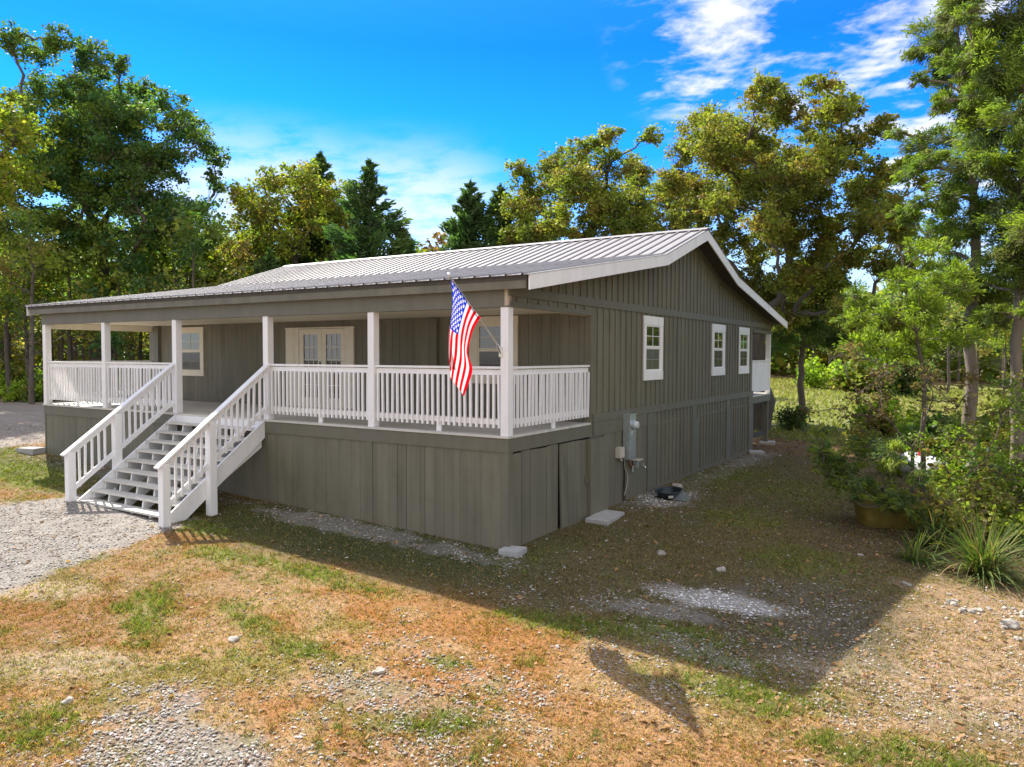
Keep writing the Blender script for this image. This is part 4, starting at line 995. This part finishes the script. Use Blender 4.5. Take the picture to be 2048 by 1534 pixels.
hero('cedB', 'cedar_tree', 'tall cedar with a straight pale trunk cut by the right edge of the photo', 'tree', .14, 4.6, .06, CEDY, M['bark_cedar'], 18, cover=2.0, depth=1.0, kind='needle', leader=True)
hero('young', 'young_cedar', 'bright yellow green young cedar in front of the tall cedars', 'tree', .06, 2.1, .065, [(.22,.30,.03),(.18,.25,.03),(.25,.31,.04),(.13,.19,.03)], M['bark_dark'], 19, cover=.95, depth=.6, kind='up', leader=True)
hero('brown', 'dry_shrub', 'spindly shrub with small brown leaves and bare stems', 'shrub', .045, 1.3, .055, BRN, M['bark_dark'], 20, cover=.40, depth=.45, nsub=14)
hero('dark', 'cedar_bush', 'dark green cedar bush hanging over the yellow tub', 'shrub', .05, .6, .055, CEDG + CEDY[:2], M['bark_dark'], 21, cover=.85, depth=.55, kind='needle', nsub=18)
hero('leafy', 'leafy_shrub', 'green leafy undergrowth shrub behind the strappy plant', 'shrub', .04, .6, .06, CEDY + BRT[1:2] + YELB[:1], M['bark_dark'], 22, cover=.75, depth=.5)

# second trunk stems of the tall cedars and low sprouts
def cone_tree(seed, H, Rb, leaf, cols, bark, z0=.12, n=70, dens=1.0, tr=.12, ragged=.35):
    rd = np.random.default_rng(seed); net = TubeNet()
    net.add(np.array([[0, 0, -.3], [rd.normal(0, .05), 0, H * .5], [0, 0, H]]), [tr * 1.2, tr * .6, .015], 7)
    Ps, Ds, Cs = [], [], []
    for i in range(n):
        t = z0 + (1 - z0) * ((i + rd.random()) / n) ** 1.0
        r = Rb * (1 - t) ** .85 * (1 - ragged + 1.3 * ragged * rd.random()) * (min(1, (t - z0) / .12 + .45)) + .08
        a = rd.random() * 2 * PI; z = t * H
        d = np.array([math.cos(a), math.sin(a), 0]); tip = d * r + [0, 0, z + r * (.25 + .4 * t)]; st = np.array([0, 0, z])
        mid = d * r * .5 + [0, 0, z + r * .05]
        cv = bez(st, mid, mid, tip, 5); net.add(cv, np.linspace(.03 * (1 - t) + .012, .005, 5), 3)
        k = int(dens * (18 + 95 * r)); u = rd.random(k) ** .7
        q = (1 - u)[:, None] ** 2 * st + 2 * (u * (1 - u))[:, None] * mid + (u ** 2)[:, None] * tip
        q = q + rd.normal(0, 1, (k, 3)) * (.05 + .16 * r * (1 - u * .6))[:, None] * np.array([1, 1, .55])
        Ps.append(q); Ds.append(np.tile(d * .8 + [0, 0, .35], (k, 1))); Cs.append(pal(cols, rd, k, np.full(k, rd.integers(0, len(cols))), .3))
    k = int(40 * dens); Ps.append(np.stack([rd.normal(0, .05, k), rd.normal(0, .05, k), H * (.9 + .12 * rd.random(k))], 1)); Ds.append(np.tile([0, 0, 1.], (k, 1))); Cs.append(pal(cols, rd, k))
    P = np.concatenate(Ps); V, F, CC = leaves(P, leaf, np.concatenate(Cs), rd, .34, 0, np.concatenate(Ds))
    return net.mesh('trunk', bark), mesh_np('crown', V, F, CC, [M['needle']])
def put(name, label, cat, meshes, x, y, z, rz=0, sc=1.0, group=None):
    r = empty(name, (x, y, z), rz); r.scale = (sc, sc, sc); tag(r, label, cat, group)
    for nm, me in zip(('trunk', 'crown'), meshes): link(nm, me, r)
    return r
cA = cone_tree(31, 11.0, 4.3, .25, CEDG, M['bark_dark'], n=120, dens=1.7)
cB = cone_tree(32, 11.0, 4.0, .25, CEDG, M['bark_dark'], n=110, dens=1.7, ragged=.45)
put('cedar_tree', 'dark pointed cedar standing in front of the yellow green tree behind the roof', 'tree', cA, -29.9, 24.6, -1.5, 1, 1.40)
put('cedar_tree', 'tallest pointed dark cedar, alone against the sky behind the middle of the ridge', 'tree', cB, -20.12, 18.55, -1.7, 2, 1.14)
put('cedar_tree', 'shorter dark cedar filling in beside the pointed one behind the ridge', 'tree', cA, -18.9, 19.4, -1.7, 3.4, .86)
put('cedar_tree', 'left cedar of the pair beside the autumn oaks behind the ridge', 'tree', cB, -17.1, 23.0, -1.8, 4, 1.1)
put('cedar_tree', 'right cedar of the pair beside the autumn oaks behind the ridge', 'tree', cA, -15.7, 23.8, -1.8, 5, 1.08)
put('cedar_tree', 'low cedar half hidden at the foot of the yellow green tree', 'tree', cB, -24.6, 16.0, -1.4, 2.5, .72)

# woodland: a few prototypes, every tree its own object
def wood_proto(seed, H, cols, leaf=.24, bare=.38, spread=.22, dens=1.0):
    rd = np.random.default_rng(seed); net = TubeNet(); tr = .10 + .012 * H * .5
    wob = np.cumsum(rd.normal(0, .10, (8, 2)), axis=0); zz = np.linspace(-.3, H * .93, 8)
    tp = np.column_stack([wob, zz]); tp[0, :2] = 0; net.add(tp, np.linspace(tr, .03, 8), 7)
    Ps, Cs = [], []
    for i in range(34):
        t = .18 + .8 * rd.random(); z = t * H; a = rd.random() * 2 * PI
        st = np.array([np.interp(z, zz, tp[:, 0]), np.interp(z, zz, tp[:, 1]), z])
        r = H * spread * (1.1 - .55 * abs(t - .6) * 2) * (.6 + .6 * rd.random())
        tip = st + np.array([math.cos(a) * r, math.sin(a) * r, r * (.15 + .5 * rd.random())])
        net.add(bez(st, st + (tip - st) * .4, tip - (tip - st) * .2 + [0, 0, .1], tip, 5), np.linspace(.045 * (1.15 - t), .006, 5), 3)
        if t < bare:
            for q in range(3):
                s0 = st + (tip - st) * (.4 + .2 * q); net.add(np.array([s0, s0 + rd.normal(0, .35, 3) + [0, 0, .1]]), [.012, .004], 3)
            continue
        k = int(105 * dens * (.5 + rd.random())); ns = 7; cen = st + (tip - st) * (.4 + .65 * rd.random((ns, 1))) + rd.normal(0, .34, (ns, 3))
        wk = rd.integers(0, ns, k); Ps.append(cen[wk] + rd.normal(0, .27, (k, 3)) * [1, 1, .7]); Cs.append(pal(cols, rd, k, np.full(k, rd.integers(0, len(cols))), .35))
    V, F, CC = leaves(np.concatenate(Ps), leaf, np.concatenate(Cs), rd, .75, .2)
    return net.mesh('trunk', M['bark_dark']), mesh_np('crown', V, F, CC, [M['leaf']])
BR = lambda L, f=1.3: [tuple(min(.38, c * f + .012) for c in q) for q in L]
WP = [wood_proto(50, 11, BR(OAKG + YELG[1:2])), wood_proto(51, 12, BR(OAKB + OAKG[:2], 1.5)), wood_proto(52, 10, YELG + OAKG), wood_proto(53, 11.5, BR(OAKB + OAKG), bare=.55), wood_proto(54, 9.5, BR(OAKB[:3] + YELB), bare=.25), wood_proto(55, 12, BR(OAKG + CEDG), spread=.15)]
WK = [('broadleaf_tree', 'green'), ('broadleaf_tree', 'dark green'), ('broadleaf_tree', 'yellow green'), ('broadleaf_tree', 'bare stemmed green'), ('broadleaf_tree', 'low branched olive'), ('broadleaf_tree', 'narrow green')]
def wpos(px, D):   # direction table: angle across the view -> ground position
    r = (px - 1024) / 1503.0; d = FW + RT * r; return CAM + d * D
placed = []
rdw = np.random.default_rng(77)
def try_put(x, y, dmin):
    if any((x - a) ** 2 + (y - b) ** 2 < dmin * dmin for a, b in placed): return False
    placed.append((x, y)); return True
GR = 'trees of the left woodland'
cnt = 0
while cnt < 78:
    px = rdw.uniform(-330, 560); D = 37 + 42 * rdw.random() ** 1.1
    if px > 430: D = max(D, 46)
    x, y = wpos(px, D)
    if not try_put(x, y, 1.7): continue
    k = rdw.integers(0, 6); sc = (.72 + .25 * rdw.random()) * (.88 + D / 260)
    put(WK[k][0], '%s forest tree in the woods behind the left end of the porch' % WK[k][1], 'tree', WP[k], x, y, float(gz(np.array([x]), np.array([y]))[0]), rdw.random() * 6.28, sc, GR + ', ' + WK[k][1]); cnt += 1
# behind the roof, between the woods and the oaks, and right of the house beyond the meadow
for px, D, k, sc in ((560, 62, 0, .8), (640, 60, 1, .78), (700, 58, 2, .7), (780, 60, 4, .62), (470, 50, 2, .8), (500, 56, 2, .78), (440, 54, 4, .8), (1010, 58, 0, .78), (1060, 56, 2, .75), (1120, 60, 1, .8), (1190, 58, 0, .8), (1260, 60, 3, .85), (1330, 56, 2, .75), (1400, 54, 0, .75)):
    x, y = wpos(px, D)
    put(WK[k][0], '%s tree showing behind the roof ridge between the cedars and oaks' % WK[k][1], 'tree', WP[k], x, y, -1.9, rdw.random() * 6.28, sc, 'trees behind the ridge, ' + WK[k][1])
AUT = [wood_proto(60, 9, [(.30, .16, .02), (.26, .10, .02), (.25, .2, .03)], .3), wood_proto(61, 9, [(.20, .22, .02), (.14, .18, .02)], .3), wood_proto(62, 9, [(.13, .06, .04), (.16, .09, .04)], .3)]
for px, D, k, sc, l in ((828, 75, 1, 1.5, 'small yellow green tree top just above the ridge'), (856, 80, 0, 1.46, 'orange autumn tree top just above the ridge'), (884, 82, 2, 1.6, 'reddish brown autumn tree top above the ridge'), (912, 78, 1, 1.48, 'yellow green tree top beside the cedar pair above the ridge')):
    x, y = wpos(px, D); put('autumn_tree', l, 'tree', AUT[k], x, y, -1.9, 0, sc)
cnt = 0; placed = []
while cnt < 25:
    px = rdw.uniform(1500, 2350); D = 70 + 40 * rdw.random()
    if px < 1600: D += 5
    if px > 1850: D = 56 + 40 * rdw.random()
    x, y = wpos(px, D)
    if not try_put(x, y, 3.0): continue
    k = int(rdw.integers(0, 6)); sc = .62 + .35 * rdw.random()
    put(WK[k][0], '%s tree in the tree line beyond the meadow' % WK[k][1], 'tree', WP[k], x, y, float(gz(np.array([x]), np.array([y]))[0]), rdw.random() * 6.28, sc, 'tree line beyond the meadow, ' + WK[k][1]); cnt += 1
# thin pole tree in front of the woods on the left
tp_ = wood_proto(70, 12, OAKG + YELG[:1], .2, bare=.62, spread=.14, dens=.7)
for px, D, sc, l in ((62, 33, .75, 'thin pale pole tree at the front edge of the left woods'), (298, 47, .95, 'slim straight tree right of the big oak trunk'), (385, 49, .9, 'slim bare stemmed tree above the left part of the porch roof')):
    x, y = wpos(px, D); put('slim_tree', l, 'tree', tp_, x, y, -1.1, px * .01, sc)

# trees that stand outside the frame and are mirrored in the window panes
for i, (x, y, k, sc) in enumerate(((15, 3, 0, 1.0), (17, 8, 2, .95), (14, 13, 4, 1.0), (18, 17, 0, 1.0), (20, -2, 2, .9), (-4, -24, 0, .9), (-10, -26, 2, .95), (-16, -25, 4, .9), (2, -27, 1, .9))):
    put(WK[k][0], '%s tree standing outside the photo and reflected in the windows' % WK[k][1], 'tree', WP[k], x, y, -2.1, i, sc, 'trees reflected in the windows, ' + WK[k][1])

# understorey bushes along the woods and around the right side
def bush_mesh(seed, cols, leaf, r=1.0, n=2600, needle=False):
    rd = np.random.default_rng(seed); net = TubeNet(); Ps = []; Cs = []
    for i in range(16):
        a = rd.random() * 6.28; e = .4 + .9 * rd.random(); L = r * (.6 + .5 * rd.random())
        tip = np.array([math.cos(a) * math.cos(e) * L, math.sin(a) * math.cos(e) * L, math.sin(e) * L * 1.15])
        net.add(bez(np.zeros(3), tip * .3, tip * .7 + rd.normal(0, .05, 3), tip, 5), np.linspace(.02, .004, 5), 3)
        k = n // 16; u = .35 + .7 * rd.random((k, 1)); Ps.append(tip * u + rd.normal(0, .15 * r, (k, 3))); Cs.append(pal(cols, rd, k, np.full(k, rd.integers(0, len(cols))), .35))
    V, F, CC = leaves(np.concatenate(Ps), leaf, np.concatenate(Cs), rd, .7, .1)
    return net.mesh('trunk', M['twig']), mesh_np('crown', V, F, CC, [M['leaf']])
BM = [bush_mesh(80, OAKG + BRT[:1], .13), bush_mesh(81, OAKB, .13), bush_mesh(82, YELB + BRN, .11, n=1800), bush_mesh(83, BRT, .12, n=1600)]
BL = ['olive green', 'dark green', 'brown and yellow', 'bright green']
cnt = 0; placed = []
while cnt < 46:
    px = rdw.uniform(-60, 300); D = 34 + 14 * rdw.random()
    x, y = wpos(px, D)
    if (-30 < x < -15 and -3 < y < 7 + .3 * (-16 - x)) or not try_put(x, y, .9): continue
    k = int(rdw.integers(0, 4)); put('understorey_bush', '%s bush at the edge of the left woods' % BL[k], 'bush', BM[k], x, y, float(gz(np.array([x]), np.array([y]))[0]), rdw.random() * 6, .6 + 1.0 * rdw.random(), 'bushes at the edge of the left woods, ' + BL[k]); cnt += 1
for px, D, k, sc, l in ((1905, 13.0, 2, .75, 'brown and yellow undergrowth bush between the yellow tub and the cedar trunk'), (1985, 13.6, 2, .85, 'brown and yellow undergrowth bush left of the right edge'), (2040, 13.0, 3, .7, 'bright green bush cut by the right edge above the strappy plants'), (1950, 16.5, 0, 1.0, 'olive bush at the foot of the left tall cedar'),
                         (2020, 15.5, 1, 1.1, 'dark green bush at the foot of the right tall cedar'), (1900, 22, 1, 1.3, 'dark bush behind the propane tank'), (1985, 23, 0, 1.6, 'olive bush beyond the tall cedars'), (1860, 26, 3, 1.3, 'bright green bush at the meadow edge'), (1760, 30, 0, 1.4, 'olive bush beyond the young cedar at the meadow edge'), (1590, 30.5, 1, .8, 'dark low bush near the trunk of the small juniper'),
                         (2080, 19, 2, 1.5, 'brown bush outside the right edge'), (1735, 24, 2, .8, 'low brown bush in front of the meadow'), (1720, 60, 0, 2.6, 'big olive bush far across the meadow'), (1800, 58, 1, 2.8, 'big dark bush far across the meadow'), (1640, 64, 3, 2.4, 'big bright bush far across the meadow'), (1790, 20.0, 3, .5, 'small bright green sprout bush near the propane tank')):
    x, y = wpos(px, D); put('bush', l, 'bush', BM[k], x, y, float(gz(np.array([x]), np.array([y]))[0]), px, sc)

# far woods that read as one mass
rd = np.random.default_rng(5)
n = 60000; px = rd.uniform(-900, 2900, n); D = rd.uniform(88, 120, n)
r_ = (px - 1024) / 1503; P = CAM[None] + (FW[None] + RT[None] * r_[:, None]) * D[:, None]
hh = 8.0 + 5.0 * fbm(P[:, 0], P[:, 1], .10, 91)
z = -1.5 + hh * rd.random(n) ** .75
P3 = np.column_stack([P, z]) + rd.normal(0, .3, (n, 3))
cc = np.array(OAKG + YELB[:2])[(fbm(P[:, 0], P[:, 1], .16, 95) * 14).astype(int) % 8] * (.7 + .6 * rd.random((n, 1)))
V, F, CC = leaves(P3, 1.15, cc, rd, .8, .1)
o = link('far_woodland', mesh_np('far_woodland', V, F, CC, [M['leaf']])); tag(o, 'distant mixed woodland closing the view behind the trees and meadow', 'woodland', kind='stuff')
for i in range(0): pass

# strap leaved plants
def strap_plant(name, label, x, y, n, L, seed, w=.022, cols=((.10, .16, .035), (.14, .20, .04), (.07, .12, .03), (.22, .24, .06)), sx=1.0):
    rd = np.random.default_rng(seed); V = []; F = []; Cc = []
    for i in range(n):
        a = rd.random() * 2 * PI; e = rd.uniform(.35, 1.35); l = L * rd.uniform(.65, 1.1); p = np.array([rd.normal(0, .07) , rd.normal(0, .07), 0.])
        d = np.array([math.cos(a) * math.cos(e), math.sin(a) * math.cos(e), math.sin(e)]); side = np.array([-math.sin(a), math.cos(a), 0]); m = 8
        g = rd.uniform(.04, .26) * (1.6 - e); c = np.array(cols[rd.integers(0, len(cols))]) * rd.uniform(.75, 1.25); b0 = len(V)
        dead = rd.random() < .10
        if dead: c = np.array([.35, .26, .13]) * rd.uniform(.7, 1.1); g *= 2
        for k in range(m + 1):
            t = k / m; ww = w * (1 - t ** 2.2) * .5 * rd.uniform(.95, 1.05) + .001
            V += [p - side * ww, p + side * ww + np.array([0, 0, .004])]; Cc += [c * (1.0), c]
            d = d + np.array([0, 0, -g * (.5 + 1.6 * t)]); d /= np.linalg.norm(d); p = p + d * l / m
            p[2] = max(p[2], .01)
        F += [(b0 + 2 * k, b0 + 2 * k + 1, b0 + 2 * k + 3, b0 + 2 * k + 2) for k in range(m)]
    o = link(name, mesh_np(name, V, F, np.array(Cc), [M['blade']]), None, (x, y, float(gz(np.array([x]), np.array([y]))[0]) - .01)); o.scale = (sx, sx, sx); tag(o, label, 'plant'); return o
strap_plant('strap_leaf_plant', 'large sunlit clump of long arching green strap leaves at the right edge', 6.27, 3.42, 330, 1.02, 1)
strap_plant('strap_leaf_plant', 'small drooping strap leaf clump in shade below the yellow tub', 5.35, 3.55, 90, .62, 2)
strap_plant('strap_leaf_plant', 'upright bluish strap leaf clump cut by the right edge behind the large one', 7.0, 5.2, 170, .95, 3, cols=((.08, .14, .06), (.11, .17, .07)))
strap_plant('strap_leaf_plant', 'dark strap leaf clump between the yellow tub and the large clump', 5.55, 4.6, 120, .85, 4, cols=((.05, .085, .03), (.07, .11, .03)))
SUN_E = 5.0; SKY_S = .107; EXPO = 1.04
SKYTINT = [(0.0, (.80, .98, 1.15)), (1.0, (.10, .55, 1.6)), (.12, (.60, .95, 1.3)), (.5, (.05, .58, 1.42)), (.75, (.03, .43, 1.45))]
CLOUD = (5.15, 5.15, 5.35, 1)  # shared by the clouds in view and the added fill cover
# ------------------------------------------------------------------ light, sky, camera
SUNV = Vector((-.953, .436, 1.0)).normalized()
sun = bpy.data.lights.new('sun', 'SUN'); sun.energy = SUN_E; sun.angle = R(.55); sun.color = (1.0, .93, .82)
so = bpy.data.objects.new('sun', sun); C.objects.link(so); so.rotation_euler = SUNV.to_track_quat('Z', 'Y').to_euler(); so.location = (-20, 12, 25)
w = bpy.data.worlds.new('World'); bpy.context.scene.world = w; w.use_nodes = True
nt = w.node_tree; nt.nodes.clear(); L = nt.links.new
out = nt.nodes.new('ShaderNodeOutputWorld'); bg = nt.nodes.new('ShaderNodeBackground'); L(bg.outputs[0], out.inputs[0]); bg.inputs['Strength'].default_value = SKY_S
sky = nt.nodes.new('ShaderNodeTexSky'); sky.sky_type = 'NISHITA'; sky.sun_disc = False
sky.sun_elevation = math.asin(SUNV.z); sky.sun_rotation = math.atan2(SUNV.x, SUNV.y); sky.altitude = 200; sky.air_density = 1.0; sky.dust_density = .3; sky.ozone_density = 2.5
tc = nt.nodes.new('ShaderNodeTexCoord'); sep = nt.nodes.new('ShaderNodeSeparateXYZ'); L(tc.outputs['Generated'], sep.inputs[0])
def mth(op, a, b=None, c=None):
    n = nt.nodes.new('ShaderNodeMath'); n.operation = op
    for i, v in enumerate((a, b, c)):
        if v is None: continue
        if isinstance(v, (int, float)): n.inputs[i].default_value = v
        else: L(v, n.inputs[i])
    return n.outputs[0]
def mrange(v, a, b, c=0, d=1, smooth=True):
    n = nt.nodes.new('ShaderNodeMapRange'); n.interpolation_type = 'SMOOTHSTEP' if smooth else 'LINEAR'; L(v, n.inputs[0])
    for i, x in zip((1, 2, 3, 4), (a, b, c, d)): n.inputs[i].default_value = x
    return n.outputs[0]
z = sep.outputs['Z']
# deepen the blue with height the way the photograph does
ramp = nt.nodes.new('ShaderNodeValToRGB'); L(mrange(z, 0, .5, 0, 1, False), ramp.inputs[0])
els = ramp.color_ramp.elements
for i, (p, c) in enumerate(SKYTINT):
    e = els[i] if i < 2 else els.new(p); e.position = p; e.color = (*c, 1)
mxs = nt.nodes.new('ShaderNodeMix'); mxs.data_type = 'RGBA'; mxs.blend_type = 'MULTIPLY'; mxs.inputs[0].default_value = 1
L(sky.outputs[0], mxs.inputs[6]); L(ramp.outputs[0], mxs.inputs[7])
# clouds: noise on a flat layer overhead, plus added fill cover out of view
zz = mth('ADD', mth('MAXIMUM', z, 0.0), .12)
cx = mth('DIVIDE', sep.outputs['X'], zz); cy = mth('DIVIDE', sep.outputs['Y'], zz)
cmb = nt.nodes.new('ShaderNodeCombineXYZ'); L(cx, cmb.inputs[0]); L(cy, cmb.inputs[1])
mp = nt.nodes.new('ShaderNodeMapping'); mp.inputs['Rotation'].default_value = (0, 0, R(-20)); mp.inputs['Scale'].default_value = (1.5, 1.9, 1); mp.inputs['Location'].default_value = (.4, 1.3, 0); L(cmb.outputs[0], mp.inputs[0])
nz = nt.nodes.new('ShaderNodeTexNoise'); nz.inputs['Scale'].default_value = 3.1; nz.inputs['Detail'].default_value = 12; nz.inputs['Roughness'].default_value = .60; nz.inputs['Distortion'].default_value = .15; L(mp.outputs[0], nz.inputs['Vector'])
def dirmask(v, lo, hi):
    v = Vector(v).normalized(); n = nt.nodes.new('ShaderNodeVectorMath'); n.operation = 'DOT_PRODUCT'; L(tc.outputs['Generated'], n.inputs[0]); n.inputs[1].default_value = v
    return mrange(n.outputs['Value'], lo, hi)
def addm(a, b): return mth('MAXIMUM', a, b)
m1 = addm(addm(dirmask((-.25, .89, .40), .985, .9965), dirmask((-.13, .935, .33), .975, .995)), dirmask((-.09, .95, .27), .98, .996))
m1 = addm(m1, dirmask((.02, .95, .25), .975, .995))
m2 = mth('MULTIPLY', addm(dirmask((-.755, .62, .19), .984, .999), mth('MULTIPLY', dirmask((-.64, .75, .15), .982, .999), .95)), mrange(z, .31, .20))
cl1 = mth('MULTIPLY', mrange(nz.outputs['Fac'], .44, .66, 0, .92), m1)
cl2 = mth('MULTIPLY', mrange(nz.outputs['Fac'], .22, .60), mth('MULTIPLY', m2, .75))
hor = mth('MULTIPLY', mrange(z, .26, .02), .62)
fill_cloud = mth('MULTIPLY', addm(mrange(z, .45, .75), mrange(mth('ADD', mth('MULTIPLY', sep.outputs['X'], -.53), mth('MULTIPLY', sep.outputs['Y'], .85)), .15, -.25)), mrange(nz.outputs['Fac'], .25, .55, .6, 1.0))  # unseen bright cover overhead and behind the camera, added as fill light
cl = mth('MINIMUM', addm(addm(cl1, cl2), addm(hor, fill_cloud)), 1.0)
mc = nt.nodes.new('ShaderNodeMix'); mc.data_type = 'RGBA'; L(cl, mc.inputs[0]); L(mxs.outputs[2], mc.inputs[6]); mc.inputs[7].default_value = CLOUD
L(mc.outputs[2], bg.inputs['Color'])

cam = bpy.data.cameras.new('camera'); co = bpy.data.objects.new('camera', cam); C.objects.link(co)
cam.sensor_width = 36; cam.lens = 36 * 1502.9 / 2048; cam.clip_end = 3000; cam.clip_start = .1
yaw, pit, rol = -.5629, -.0372, -.0024
fwd = Vector((math.sin(yaw) * math.cos(pit), math.cos(yaw) * math.cos(pit), math.sin(pit)))
q = fwd.to_track_quat('-Z', 'Y'); co.rotation_mode = 'QUATERNION'
from mathutils import Quaternion
co.rotation_quaternion = q @ Quaternion((0, 0, 1), -rol)
co.location = (6.2397, -9.7776, 1.2511)
s = bpy.context.scene; s.camera = co
s.render.resolution_x = 1024; s.render.resolution_y = 767
s.view_settings.view_transform = 'Standard'; s.view_settings.look = 'None'; s.view_settings.gamma = 1; s.view_settings.exposure = EXPO
s.render.engine = 'CYCLES'; s.cycles.max_bounces = 6; s.cycles.transparent_max_bounces = 4
